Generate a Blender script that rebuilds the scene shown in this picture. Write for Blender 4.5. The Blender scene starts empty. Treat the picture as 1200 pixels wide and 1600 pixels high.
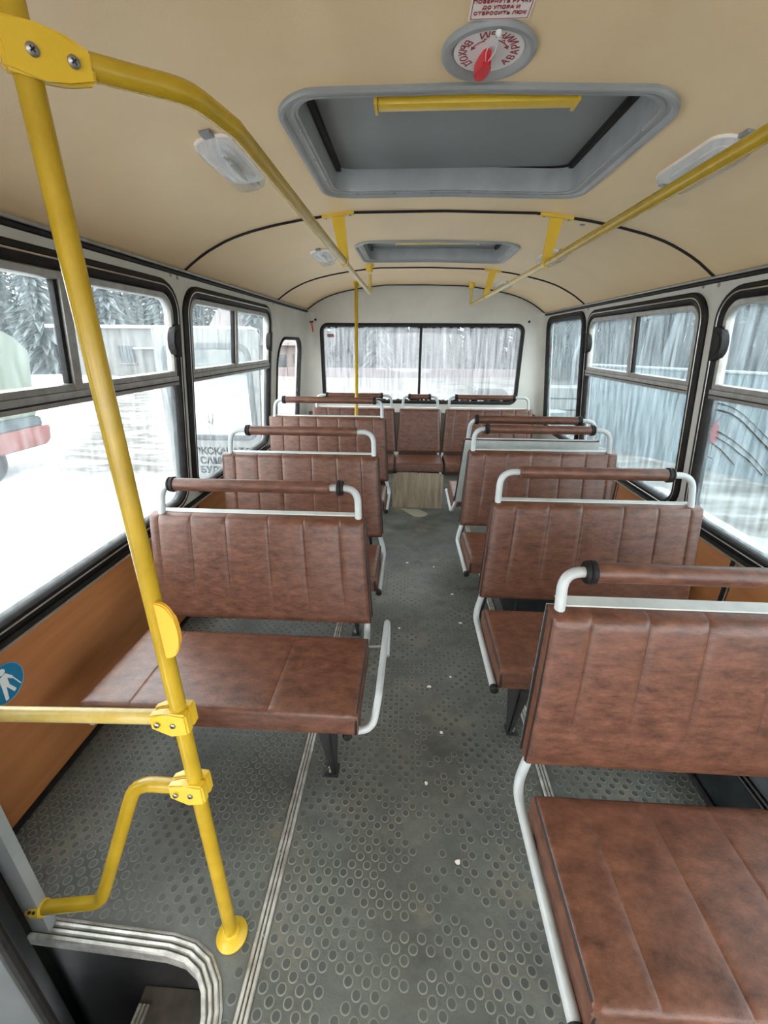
import bpy, bmesh, math, random
from mathutils import Vector, Matrix, noise
random.seed(7)
SC = bpy.context.scene
COL = SC.collection
PI = math.pi

# ------------------------------------------------------------------ camera, sky, exposure
cam_data = bpy.data.cameras.new('camera')
cam = bpy.data.objects.new('camera', cam_data)
COL.objects.link(cam)
PITCH, YAW, ROLL, FOC = .38116, .05574, -.00573, 662.2
fw = Vector((-math.sin(YAW) * math.cos(PITCH), math.cos(YAW) * math.cos(PITCH), -math.sin(PITCH)))
rt = Vector((math.cos(YAW), math.sin(YAW), 0))
dn = fw.cross(rt)
rt2 = rt * math.cos(ROLL) + dn * math.sin(ROLL)
dn2 = dn * math.cos(ROLL) - rt * math.sin(ROLL)
rot = Matrix((rt2, -dn2, -fw)).transposed()
cam.matrix_world = Matrix.Translation((0, 0, 1.5)) @ rot.to_4x4()
cam_data.sensor_fit = 'VERTICAL'
cam_data.sensor_height = 36.0
cam_data.lens = FOC / 1600 * 36.0
cam_data.clip_start = .02
cam_data.clip_end = 400
SC.camera = cam

SKY = 11.0
world = bpy.data.worlds.new('overcast_sky')
SC.world = world
world.use_nodes = True
_n = world.node_tree
_bg = _n.nodes['Background']
_bg.inputs['Color'].default_value = (.955, .98, 1.0, 1)
_bg.inputs['Strength'].default_value = SKY
SC.view_settings.view_transform = 'Standard'
SC.view_settings.look = 'None'
SC.view_settings.gamma = 1.0
SC.view_settings.use_curve_mapping = False
SC.view_settings.exposure = 0.0
SC.cycles.max_bounces = 10
SC.cycles.diffuse_bounces = 6
SC.cycles.transparent_max_bounces = 16

# ------------------------------------------------------------------ materials
MATS = {}


def mat(name, c1, c2=None, scale=8, stretch=(1, 1, 1), rough=.5, metal=0, bump=0, bump_scale=None, detail=5,
        contrast=(.35, .65), rand=False, spec=.5, nrough=.6):
    m = bpy.data.materials.new(name)
    m.use_nodes = True
    nt = m.node_tree
    b = nt.nodes['Principled BSDF']
    b.inputs['Roughness'].default_value = rough
    b.inputs['Metallic'].default_value = metal
    b.inputs['Specular IOR Level'].default_value = spec
    b.inputs['Base Color'].default_value = (*c1, 1)
    if c2 or bump:
        tc = nt.nodes.new('ShaderNodeTexCoord')
        mp = nt.nodes.new('ShaderNodeMapping')
        mp.inputs['Scale'].default_value = stretch
        nt.links.new(tc.outputs['Object'], mp.inputs['Vector'])
        if rand:
            oi = nt.nodes.new('ShaderNodeObjectInfo')
            mu = nt.nodes.new('ShaderNodeVectorMath')
            mu.operation = 'SCALE'
            cx = nt.nodes.new('ShaderNodeCombineXYZ')
            for k in range(3):
                nt.links.new(oi.outputs['Random'], cx.inputs[k])
            mu.inputs['Scale'].default_value = 9.0
            nt.links.new(cx.outputs[0], mu.inputs[0])
            nt.links.new(mu.outputs[0], mp.inputs['Location'])
    if c2:
        nz = nt.nodes.new('ShaderNodeTexNoise')
        nz.inputs['Scale'].default_value = scale
        nz.inputs['Detail'].default_value = detail
        nz.inputs['Roughness'].default_value = nrough
        nt.links.new(mp.outputs[0], nz.inputs['Vector'])
        rp = nt.nodes.new('ShaderNodeValToRGB')
        rp.color_ramp.elements[0].position = contrast[0]
        rp.color_ramp.elements[1].position = contrast[1]
        rp.color_ramp.elements[0].color = (*c1, 1)
        rp.color_ramp.elements[1].color = (*c2, 1)
        nt.links.new(nz.outputs[0], rp.inputs[0])
        nt.links.new(rp.outputs[0], b.inputs['Base Color'])
    if bump:
        n2 = nt.nodes.new('ShaderNodeTexNoise')
        n2.inputs['Scale'].default_value = bump_scale or scale * 4
        n2.inputs['Detail'].default_value = 3
        nt.links.new(mp.outputs[0], n2.inputs['Vector'])
        bp = nt.nodes.new('ShaderNodeBump')
        bp.inputs['Strength'].default_value = bump
        bp.inputs['Distance'].default_value = .01
        nt.links.new(n2.outputs[0], bp.inputs['Height'])
        nt.links.new(bp.outputs[0], b.inputs['Normal'])
    MATS[name] = m
    return m


def glass(name, tint, dirt, dirt_col, streak=(14, 14, 1.2), gloss=.06, edge=False):
    """A thin dusty pane: mostly see-through, a diffuse film of dried dirt in vertical streaks, a weak reflection."""
    m = bpy.data.materials.new(name)
    m.use_nodes = True
    nt = m.node_tree
    nt.nodes.clear()
    out = nt.nodes.new('ShaderNodeOutputMaterial')
    tr = nt.nodes.new('ShaderNodeBsdfTransparent')
    tr.inputs[0].default_value = (*tint, 1)
    gl = nt.nodes.new('ShaderNodeBsdfGlossy')
    gl.inputs['Roughness'].default_value = .03
    lw = nt.nodes.new('ShaderNodeLayerWeight')
    lw.inputs[0].default_value = .5
    pw = nt.nodes.new('ShaderNodeMath')
    pw.operation = 'POWER'
    pw.inputs[1].default_value = 5.0
    nt.links.new(lw.outputs['Facing'], pw.inputs[0])
    fr = nt.nodes.new('ShaderNodeMath')
    fr.operation = 'MULTIPLY_ADD'
    fr.inputs[1].default_value = .45
    fr.inputs[2].default_value = .02
    nt.links.new(pw.outputs[0], fr.inputs[0])
    mx = nt.nodes.new('ShaderNodeMixShader')
    nt.links.new(fr.outputs[0], mx.inputs[0])
    nt.links.new(tr.outputs[0], mx.inputs[1])
    nt.links.new(gl.outputs[0], mx.inputs[2])
    df = nt.nodes.new('ShaderNodeBsdfTranslucent')
    df.inputs[0].default_value = (*dirt_col, 1)
    tc = nt.nodes.new('ShaderNodeTexCoord')
    mp = nt.nodes.new('ShaderNodeMapping')
    mp.inputs['Scale'].default_value = streak
    nt.links.new(tc.outputs['Object'], mp.inputs[0])
    nz = nt.nodes.new('ShaderNodeTexNoise')
    nz.inputs['Scale'].default_value = 3.0
    nz.inputs['Detail'].default_value = 6
    nt.links.new(mp.outputs[0], nz.inputs['Vector'])
    rp = nt.nodes.new('ShaderNodeMapRange')
    rp.inputs['From Min'].default_value = .36
    rp.inputs['From Max'].default_value = .72
    rp.inputs['To Min'].default_value = dirt[0]
    rp.inputs['To Max'].default_value = dirt[1]
    nt.links.new(nz.outputs[0], rp.inputs[0])
    m2 = nt.nodes.new('ShaderNodeMixShader')
    nt.links.new(rp.outputs[0], m2.inputs[0])
    nt.links.new(mx.outputs[0], m2.inputs[1])
    nt.links.new(df.outputs[0], m2.inputs[2])
    nt.links.new(m2.outputs[0], out.inputs[0])
    MATS[name] = m
    return m


VINYL = mat('brown_vinyl', (.050, .018, .010), (.168, .067, .039), scale=18, stretch=(1, 1.5, 2.6), rough=.38, bump=.10,
            bump_scale=220, detail=14, contrast=(.34, .67), rand=True, nrough=.74)
PIPING = mat('black_piping', (.012, .009, .009), rough=.45)
TUBE = mat('grey_painted_tube', (.38, .40, .405), (.45, .47, .47), scale=20, rough=.32)
SHELL = mat('grey_painted_sheet', (.40, .42, .41), (.50, .52, .50), scale=12, rough=.4)
BLACK = mat('black_rubber', (.008, .007, .007), (.018, .016, .015), scale=30, rough=.55, spec=.22)
BLACKMETAL = mat('black_painted_metal', (.013, .013, .014), (.035, .035, .036), scale=14, rough=.38)
YELLOW = mat('yellow_paint', (.39, .25, .010), (.46, .30, .018), scale=16, rough=.27)
YELLOWBRIGHT = mat('yellow_plastic', (.62, .40, .02), (.68, .45, .035), scale=12, rough=.33)
YELLOWWORN = mat('worn_yellow_paint', (.52, .37, .08), (.62, .48, .18), scale=24, rough=.3)
SCREW = mat('zinc_screw', (.30, .29, .27), rough=.35, metal=.9)
DARK = mat('dark_slot', (.01, .01, .01), rough=.7)
CEIL = mat('beige_leatherette', (.73, .545, .315), (.77, .58, .34), scale=3, rough=.46, bump=.06, bump_scale=260)
WHITE = mat('white_body_paint', (.46, .445, .395), (.56, .545, .49), scale=2.2, rough=.42, detail=7, contrast=(.25, .6))
LAMINATE = mat('orange_laminate', (.34, .125, .040), (.43, .175, .062), scale=3.2, stretch=(1, .5, 5), rough=.46, detail=6)
ALU = mat('aluminium', (.60, .58, .54), (.72, .70, .66), scale=18, rough=.34, metal=.85)
ALUDULL = mat('dull_window_aluminium', (.30, .29, .27), (.40, .385, .36), scale=25, rough=.42, metal=.55)
ALUWORN = mat('worn_ribbed_aluminium', (.34, .32, .28), (.66, .65, .61), scale=22, stretch=(1, 1, 1), rough=.36, metal=.5, detail=8)
GROOVEDARK = mat('dark_groove', (.05, .046, .038), (.12, .11, .09), scale=30, rough=.7)  # darker tone for the grooves between the ribs
HATCH = mat('grey_hatch_plastic', (.24, .25, .25), (.29, .30, .295), scale=10, rough=.38)
HATCHLID = mat('grey_hatch_lid', (.185, .20, .20), (.215, .23, .23), scale=3, rough=.5)
RED = mat('red_plastic', (.62, .018, .028), rough=.3)
REDINK = mat('red_ink', (.30, .03, .04), rough=.6)
PAPER = mat('white_label', (.80, .74, .70), rough=.5)
DIALWHITE = mat('dial_white', (.70, .68, .66), rough=.4)
WIRE = mat('white_wire', (.72, .72, .70), rough=.4)
BLUE = mat('blue_sticker', (.012, .17, .32), rough=.4)
BOARD = mat('wood_print_board', (.20, .155, .115), (.42, .34, .245), scale=5, stretch=(7, 1, .9), rough=.6, detail=8, contrast=(.3, .7))
PATCH = mat('pale_floor_tape', (.30, .28, .22), rough=.6)
STUDTOP = mat('stud_top', (.050, .056, .051), (.085, .090, .080), scale=3, rough=.5)
STUDRING = mat('stud_ring', (.115, .12, .105), (.20, .19, .16), scale=5, rough=.65)
HEAT = mat('dark_heater_paint', (.014, .017, .018), (.032, .036, .038), scale=9, rough=.6, spec=.2)
GREYPOST = mat('grey_door_post', (.20, .215, .215), (.27, .285, .28), scale=6, rough=.5)
LENSWHITE = mat('lamp_reflector', (.75, .76, .76), rough=.25)

# floor: grey rubber with brown dirt and dark wear
FLOOR = bpy.data.materials.new('grey_rubber_floor')
FLOOR.use_nodes = True
nt = FLOOR.node_tree
b = nt.nodes['Principled BSDF']
b.inputs['Roughness'].default_value = .48
tc = nt.nodes.new('ShaderNodeTexCoord')


def ramp_noise(nt, vec, scale, lo, hi, p0, p1, detail=6):
    nz = nt.nodes.new('ShaderNodeTexNoise')
    nz.inputs['Scale'].default_value = scale
    nz.inputs['Detail'].default_value = detail
    nz.inputs['Roughness'].default_value = .62
    nt.links.new(vec, nz.inputs['Vector'])
    rp = nt.nodes.new('ShaderNodeMapRange')
    rp.inputs['From Min'].default_value = p0
    rp.inputs['From Max'].default_value = p1
    rp.inputs['To Min'].default_value = lo
    rp.inputs['To Max'].default_value = hi
    nt.links.new(nz.outputs[0], rp.inputs[0])
    return rp.outputs[0]


def mixcol(nt, fac, a, bcol):
    mx = nt.nodes.new('ShaderNodeMix')
    mx.data_type = 'RGBA'
    nt.links.new(fac, mx.inputs[0])
    for s, v in ((6, a), (7, bcol)):
        if hasattr(v, 'is_output'):
            nt.links.new(v, mx.inputs[s])
        else:
            mx.inputs[s].default_value = (*v, 1)
    return mx.outputs[2]


v = tc.outputs['Object']
c = mixcol(nt, ramp_noise(nt, v, 9, 0, 1, .35, .65), (.082, .087, .078), (.130, .134, .118))
c = mixcol(nt, ramp_noise(nt, v, 2.3, 0, .85, .46, .66, 9), c, (.036, .037, .033))
c = mixcol(nt, ramp_noise(nt, v, 4.1, 0, .75, .54, .70, 10), c, (.19, .165, .12))
nt.links.new(c, b.inputs['Base Color'])
bp = nt.nodes.new('ShaderNodeBump')
bp.inputs['Strength'].default_value = .2
bp.inputs['Distance'].default_value = .004
nt.links.new(ramp_noise(nt, v, 90, 0, 1, .3, .7), bp.inputs['Height'])
nt.links.new(bp.outputs[0], b.inputs['Normal'])

GL_LEFT = glass('left_window_glass', (.87, .90, .90), (.01, .05), (.72, .80, .82))
GL_RIGHT = glass('right_window_glass', (.72, .77, .78), (.02, .10), (.66, .76, .80), streak=(10, 10, 1.0))
GL_REAR = glass('rear_window_glass', (.74, .76, .765), (.05, .17), (.72, .74, .76), streak=(16, 16, .8))
GL_CLEAR = glass('clear_pane', (.98, .98, .98), (.0, .01), (.8, .8, .8))
LENS = glass('clear_lamp_lens', (.92, .93, .93), (.10, .30), (.80, .82, .82), streak=(40, 2, 2))


# ------------------------------------------------------------------ mesh helpers
def obj(name, bm, m, parent=None, smooth=True, angle=35):
    bmesh.ops.recalc_face_normals(bm, faces=bm.faces)
    me = bpy.data.meshes.new(name)
    bm.to_mesh(me)
    bm.free()
    for x in (m if isinstance(m, (list, tuple)) else [m]):
        me.materials.append(x)
    if smooth:
        for p in me.polygons:
            p.use_smooth = True
        me.set_sharp_from_angle(angle=math.radians(angle))
    o = bpy.data.objects.new(name, me)
    COL.objects.link(o)
    if parent:
        o.parent = parent
        o.matrix_parent_inverse = parent.matrix_world.inverted()
    return o


def tag(o, label=None, cat=None, group=None, kind=None):
    if label: o['label'] = label
    if cat: o['category'] = cat
    if group: o['group'] = group
    if kind: o['kind'] = kind
    return o


def empty(name, loc, label=None, cat=None, group=None, kind=None):
    o = bpy.data.objects.new(name, None)
    o.empty_display_size = .1
    o.location = loc
    o.matrix_world = Matrix.Translation(loc)
    COL.objects.link(o)
    return tag(o, label, cat, group, kind)


def fillet(pts, R, n=7):
    pts = [Vector(p) for p in pts]
    out = [pts[0]]
    for i in range(1, len(pts) - 1):
        P = pts[i]
        a, bb = pts[i - 1] - P, pts[i + 1] - P
        la, lb = a.length, bb.length
        a.normalize()
        bb.normalize()
        ang = a.angle(bb)
        if ang > PI - .02:
            out.append(P)
            continue
        r = R[i - 1] if isinstance(R, (list, tuple)) else R
        t = min(r / max(math.tan(ang / 2), 1e-3), la * .49, lb * .49)
        s, e = P + a * t, P + bb * t
        for k in range(n + 1):
            q = k / n
            w = .5 + .5 * (1 - abs(2 * q - 1)) * 0
            out.append(s * (1 - q) ** 2 + P * 2 * q * (1 - q) + e * q * q)
    out.append(pts[-1])
    return out


def tube(bm, pts, r, seg=12, caps=True, mi=0):
    pts = [Vector(p) for p in pts]
    rings = []
    t0 = (pts[1] - pts[0]).normalized()
    up = Vector((0, 0, 1)) if abs(t0.z) < .9 else Vector((1, 0, 0))
    nrm = (up - t0 * up.dot(t0)).normalized()
    for i, p in enumerate(pts):
        if i == 0: t = t0
        elif i == len(pts) - 1: t = (p - pts[i - 1]).normalized()
        else: t = ((pts[i + 1] - p).normalized() + (p - pts[i - 1]).normalized()).normalized()
        nrm = (nrm - t * nrm.dot(t)).normalized()
        bi = t.cross(nrm)
        rr_ = r[i] if isinstance(r, (list, tuple)) else r
        rings.append([bm.verts.new(p + (nrm * math.cos(2 * PI * k / seg) + bi * math.sin(2 * PI * k / seg)) * rr_) for k in range(seg)])
    for a, c_ in zip(rings, rings[1:]):
        for k in range(seg):
            f = bm.faces.new((a[k], a[(k + 1) % seg], c_[(k + 1) % seg], c_[k]))
            f.material_index = mi
    if caps:
        for rg in (rings[0][::-1], rings[-1]):
            bm.faces.new(rg).material_index = mi
    return bm


def box(bm, x0, y0, z0, x1, y1, z1, fn=None, bev=0, mi=0):
    vs = [bm.verts.new(fn(Vector(p)) if fn else p) for p in
          ((x0, y0, z0), (x1, y0, z0), (x1, y1, z0), (x0, y1, z0), (x0, y0, z1), (x1, y0, z1), (x1, y1, z1), (x0, y1, z1))]
    fs = [bm.faces.new([vs[i] for i in q]) for q in ((3, 2, 1, 0), (4, 5, 6, 7), (0, 1, 5, 4), (1, 2, 6, 5), (2, 3, 7, 6), (3, 0, 4, 7))]
    for f in fs: f.material_index = mi
    if bev:
        es = list({e for f in fs for e in f.edges})
        bmesh.ops.bevel(bm, geom=es, offset=bev, segments=2, profile=.6, affect='EDGES')
    return bm


def rr(x0, y0, x1, y1, r, n=7):
    """Rounded rectangle, counter-clockwise; r a number or (bl, br, tr, tl)."""
    if not isinstance(r, (list, tuple)): r = (r,) * 4
    r = [max(q, .0015) for q in r]
    out = []
    for (cx, cy, q, a0) in ((x0 + r[0], y0 + r[0], r[0], PI), (x1 - r[1], y0 + r[1], r[1], 1.5 * PI),
                            (x1 - r[2], y1 - r[2], r[2], 0), (x0 + r[3], y1 - r[3], r[3], .5 * PI)):
        for k in range(n + 1):
            a = a0 + k / n * PI / 2
            out.append((cx + q * math.cos(a), cy + q * math.sin(a)))
    return out


def rrin(R, o, n=7):
    x0, y0, x1, y1, r = R
    if not isinstance(r, (list, tuple)): r = (r,) * 4
    return rr(x0 + o, y0 + o, x1 - o, y1 - o, [q - o for q in r], n)


def subdiv_loop(L, maxlen):
    out = []
    for i, p in enumerate(L):
        q = L[(i + 1) % len(L)]
        d = math.hypot(q[0] - p[0], q[1] - p[1])
        k = max(1, int(d / maxlen))
        for j in range(k):
            out.append((p[0] + (q[0] - p[0]) * j / k, p[1] + (q[1] - p[1]) * j / k))
    return out


def loops(bm, L, closed_section=False):
    """Skin a list of equal-length closed loops of 3-D points."""
    vs = [[bm.verts.new(p) for p in lp] for lp in L]
    n = len(vs[0])
    pairs = list(zip(vs, vs[1:])) + ([(vs[-1], vs[0])] if closed_section else [])
    for a, c_ in pairs:
        for k in range(n):
            bm.faces.new((a[k], a[(k + 1) % n], c_[(k + 1) % n], c_[k]))
    return vs


def ring(bm, R, profile, mp, n=7, maxlen=None):
    """Sweep a closed section of (inset, depth) around a rounded rectangle."""
    L = []
    for o, w in profile:
        lp = rrin(R, o, n)
        L.append([mp(p[0], p[1], w) for p in lp])
    loops(bm, L, True)
    return bm


def slab(bm, loop, mp, w0, w1, mi=0):
    a = [bm.verts.new(mp(p[0], p[1], w0)) for p in loop]
    c_ = [bm.verts.new(mp(p[0], p[1], w1)) for p in loop]
    n = len(a)
    fs = [bm.faces.new(a[::-1]), bm.faces.new(c_)]
    for k in range(n):
        fs.append(bm.faces.new((a[k], a[(k + 1) % n], c_[(k + 1) % n], c_[k])))
    for f in fs: f.material_index = mi
    return bm


def holed(bm, outer, holes, mp, w0, w1):
    """A plate with holes, two skins joined at every edge."""
    for w in (w0, w1):
        es = []
        for lp in [outer] + holes:
            vs = [bm.verts.new(mp(p[0], p[1], w)) for p in lp]
            es += [bm.edges.new((vs[i], vs[(i + 1) % len(vs)])) for i in range(len(vs))]
        bmesh.ops.triangle_fill(bm, use_beauty=True, use_dissolve=False, edges=es)
    for lp in [outer] + holes:
        a = [bm.verts.new(mp(p[0], p[1], w0)) for p in lp]
        c_ = [bm.verts.new(mp(p[0], p[1], w1)) for p in lp]
        for k in range(len(lp)):
            bm.faces.new((a[k], a[(k + 1) % len(lp)], c_[(k + 1) % len(lp)], c_[k]))
    bmesh.ops.remove_doubles(bm, verts=bm.verts, dist=1e-5)
    return bm


def sweep_flat(bm, path, profile, z=0, groove=None):
    """Extrude a section of (offset to the left, height) along a flat path."""
    P = [Vector((p[0], p[1])) for p in path]
    rows = []
    for i, p in enumerate(P):
        if i == 0: t = P[1] - p
        elif i == len(P) - 1: t = p - P[i - 1]
        else: t = (P[i + 1] - p).normalized() + (p - P[i - 1]).normalized()
        t.normalize()
        nn = Vector((-t.y, t.x))
        rows.append([bm.verts.new((p.x + nn.x * o, p.y + nn.y * o, z + h)) for o, h in profile])
    m = len(profile)
    for a, c_ in zip(rows, rows[1:]):
        for k in range(m):
            f = bm.faces.new((a[k], a[(k + 1) % m], c_[(k + 1) % m], c_[k]))
            f.material_index = 1 if groove and groove[0] < profile[k][1] < groove[1] and groove[0] < profile[(k + 1) % m][1] < groove[1] else 0
    bm.faces.new(rows[0][::-1])
    bm.faces.new(rows[-1])
    return bm


def lathe(bm, c0, axis, prof, seg=24, mi=0):
    axis = Vector(axis).normalized()
    u = axis.orthogonal().normalized()
    w = axis.cross(u)
    c0 = Vector(c0)
    rg = [[bm.verts.new(c0 + axis * h + (u * math.cos(2 * PI * k / seg) + w * math.sin(2 * PI * k / seg)) * max(r, 1e-5)) for k in range(seg)] for r, h in prof]
    for a, c_ in zip(rg, rg[1:]):
        for k in range(seg):
            bm.faces.new((a[k], a[(k + 1) % seg], c_[(k + 1) % seg], c_[k])).material_index = mi
    bm.faces.new(rg[0][::-1]).material_index = mi
    bm.faces.new(rg[-1]).material_index = mi
    return bm


def screw(parent, p, nrm, r=.008, name='screw'):
    bm = bmesh.new()
    n = Vector(nrm).normalized()
    lathe(bm, p, n, [(r, 0), (r * .95, r * .25), (r * .6, r * .5), (r * .1, r * .55)], 12)
    u = n.orthogonal().normalized()
    w = n.cross(u)
    P = Vector(p)
    for a, c_ in ((u, w), (w, u)):
        vs = [bm.verts.new(P + n * r * .62 + a * r * .5 * sa + c_ * r * .14 * sc) for sa, sc in ((1, 1), (-1, 1), (-1, -1), (1, -1))]
        bm.faces.new(vs).material_index = 1
    return obj(name, bm, [SCREW, DARK], parent)


def text_obj(name, body, size, mtx, m, parent=None, align='CENTER', depth=.0006, bold=0):
    cu = bpy.data.curves.new(name, 'FONT')
    cu.body = body
    cu.size = size
    cu.align_x = align
    cu.align_y = 'CENTER'
    cu.extrude = depth
    cu.resolution_u = 3
    cu.offset = bold
    tmp = bpy.data.objects.new(name + '_curve', cu)
    COL.objects.link(tmp)
    dg = bpy.context.evaluated_depsgraph_get()
    me = bpy.data.meshes.new_from_object(tmp.evaluated_get(dg))
    me.name = name
    bpy.data.objects.remove(tmp)
    bpy.data.curves.remove(cu)
    me.transform(mtx)
    me.materials.clear()
    me.materials.append(m)
    o = bpy.data.objects.new(name, me)
    COL.objects.link(o)
    if parent:
        o.parent = parent
        o.matrix_parent_inverse = parent.matrix_world.inverted()
    return o


def frame_mtx(origin, ex, ey):
    ex, ey = Vector(ex).normalized(), Vector(ey).normalized()
    ez = ex.cross(ey)
    m = Matrix((ex, ey, ez)).transposed().to_4x4()
    return Matrix.Translation(origin) @ m


# ------------------------------------------------------------------ the bus body
YF, YB = -2.6, 5.04                                  # front and rear ends of the saloon
LX, RX = -1.257, 1.5436                              # lower walls
ZL, ZR = .62, .585                                   # sill heights


def ML(u, v, w=0): return Vector((-1.257 + .107 * (v - .64) + w, u, v))
def MR(u, v, w=0): return Vector((1.42 + .103 * (1.79 - v) - w, u, v))


PU = [0, .42, .655, .80, .93, 1.03, 1.13, 1.2, 1.30]
PZ = [2.065, 2.058, 2.03, 2.005, 1.976, 1.945, 1.9, 1.86, 1.79]


def zc(X):
    a = abs(X - .14)
    for i in range(len(PU) - 1):
        if a <= PU[i + 1] or i == len(PU) - 2:
            t = (a - PU[i]) / (PU[i + 1] - PU[i])
            t2 = t
            z = PZ[i] + (PZ[i + 1] - PZ[i]) * t2
            break
    return z - .0117 * (X - .14)


# floor slab with the rounded step well cut out of its left front corner
well = [(-.43, -.72), (-.43, .40), (-.434, .45), (-.447, .495), (-.472, .533), (-.51, .560), (-.56, .574), (-.62, .580), (-1.257, .600)]
floor_loop = [(1.5436, -2.62), (1.5436, 5.1), (-1.257, 5.1), (-1.257, .6)] + well[::-1][1:] + [(-1.257, -.72), (-1.257, -2.62)]
bm = bmesh.new()
slab(bm, floor_loop, lambda x, y, w: Vector((x, y, w)), -.04, 0)
floor = tag(obj('floor', bm, FLOOR, smooth=False), kind='structure')


def stud_mesh():
    pitch = .0469
    seg = 12
    verts, faces, mats_ = [], [], []
    cs = [(math.cos(2 * PI * k / seg), math.sin(2 * PI * k / seg)) for k in range(seg)]
    j = 0
    y = -.25
    while y < 3.0:
        x = -1.24 + (pitch / 2 if j % 2 else 0)
        while x < 1.53:
            ok = not (x < -.41 and y < .62)
            if abs(x + .36) < .034 or abs(x - .537) < .034: ok = False
            n1 = noise.noise(Vector((x * 2.2, y * 1.6, 3.1)))
            aisle = math.exp(-((x - .17) / .16) ** 2)
            wear = .10 + .42 * aisle * min(1, max(0, (y - .35) / .5)) + .5 * max(0, n1 - .12) + .25 * max(0, (y - 1.5))
            if x < -.40: wear -= .12
            if random.random() < wear * .8: ok = False
            if ok:
                h = .0009 * (1 - .55 * min(1, wear))
                b0 = len(verts)
                for rad, hz in ((.0134, .0002), (.0118, h), (.0098, h)):
                    verts += [(x + cx_ * rad, y + cy_ * rad, hz) for cx_, cy_ in cs]
                for q in range(2):
                    for k in range(seg):
                        faces.append((b0 + q * seg + k, b0 + q * seg + (k + 1) % seg, b0 + (q + 1) * seg + (k + 1) % seg, b0 + (q + 1) * seg + k))
                        mats_.append(1)
                faces.append(tuple(b0 + 2 * seg + k for k in range(seg)))
                mats_.append(0)
            x += pitch
        y += pitch / 2
        j += 1
    me = bpy.data.meshes.new('floor_studs')
    me.from_pydata(verts, [], faces)
    me.polygons.foreach_set('material_index', mats_)
    me.materials.append(STUDTOP)
    me.materials.append(STUDRING)
    o = bpy.data.objects.new('floor_studs', me)
    COL.objects.link(o)
    o.parent = floor
    o['kind'] = 'stuff'


stud_mesh()

RIBS = [(-.017, 0), (-.017, .004), (-.0145, .0065), (-.0085, .0065), (-.0068, .0018), (-.0042, .0018), (-.0026, .0068), (.0026, .0068),
        (.0042, .0018), (.0068, .0018), (.0085, .0065), (.0145, .0065), (.017, .004), (.017, 0)]
bm = bmesh.new()
sweep_flat(bm, [(-.36, -.4), (-.36, 4.6)], RIBS, groove=(.001, .003))
strip = tag(obj('trim_1', bm, [ALUWORN, GROOVEDARK]), kind='structure')
bm = bmesh.new()
sweep_flat(bm, [(.537, -.4), (.537, 4.6)], RIBS, groove=(.001, .003))
strip2 = tag(obj('trim_2', bm, [ALUWORN, GROOVEDARK]), kind='structure')
for i in range(10):
    for x, pr in ((-.36, strip), (.537, strip2)):
        bm = bmesh.new()
        lathe(bm, (x + .006 * (-1) ** i, .62 + i * .2, .0055), (0, 0, 1), [(.0045, 0), (.0035, .0016), (.001, .002)], 8)
        obj('screw', bm, SCREW, pr)
WELLRIB = [(-.012, -.03), (-.012, .004), (-.009, .0068), (-.002, .0068), (.0005, .0018), (.0035, .0018), (.006, .0068), (.012, .0068), (.0145, .0018),
           (.0175, .0018), (.020, .0068), (.026, .0068), (.029, .0018), (.031, .0018), (.033, .005), (.037, .003), (.037, 0), (-.008, 0), (-.008, -.03)]
bm = bmesh.new()
path = fillet([(-.418, -.6), (-.418, .50), (-.50, .576), (-.62, .590), (-1.0, .603)], [.13, .12, .5], 8)
sweep_flat(bm, [(p.x, p.y) for p in [Vector((q[0], q[1], 0)) for q in [(-.43, -.6), (-.43, .36), (-.434, .42), (-.445, .468), (-.465, .510), (-.497, .545), (-.54, .566), (-.60, .576), (-.99, .590)]]][::-1], WELLRIB, groove=(.001, .0025))
tag(obj('trim_3', bm, [ALUWORN, GROOVEDARK]), kind='structure')

# step well below the floor
bm = bmesh.new()
box(bm, -1.26, -.7, -.9, -.44, .62, -.86)
box(bm, -1.26, .60, -.9, -.44, .63, -.02)
box(bm, -.43, -.7, -.9, -.40, .62, -.04)
well_o = tag(obj('wall_step_well', bm, BLACKMETAL, smooth=False), kind='structure')
bm = bmesh.new()
box(bm, -.726, -.7, -.86, -.43, .598, -.26)
tread = obj('step', bm, mat('dirty_step_rubber', (.05, .045, .038), (.12, .10, .075), scale=9, rough=.7), well_o, smooth=False)
bm = bmesh.new()
sweep_flat(bm, [(-.707, -.6), (-.707, .56)], RIBS, -.26, groove=(.001, .003))
obj('nosing', bm, [ALUWORN, GROOVEDARK], tread)

# upper side walls with window openings -------------------------------------------------------
W_L = [dict(y0=.74, y1=2.23, z0=.64, z1=1.758, r=.14), dict(y0=2.295, y1=3.725, z0=.64, z1=1.758, r=.14)]
W_L0 = dict(y0=-2.25, y1=-.85, z0=.64, z1=1.70, r=.14)
W_R0 = dict(y0=-2.25, y1=-.73, z0=.60, z1=1.735, r=.14)
W_L3 = dict(y0=3.93, y1=4.80, z0=.40, z1=1.54, r=(.12, .12, .14, .26))
W_R = [dict(y0=-.66, y1=.78, z0=.60, z1=1.735, r=.14), dict(y0=.84, y1=2.265, z0=.60, z1=1.735, r=.14),
       dict(y0=2.345, y1=3.84, z0=.60, z1=1.735, r=.14)]
W_R3 = dict(y0=3.895, y1=4.92, z0=.60, z1=1.745, r=.12)


def hole(w, o=.012):
    return rrin((w['y0'], w['z0'], w['y1'], w['z1'], w['r']), o)


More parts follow.
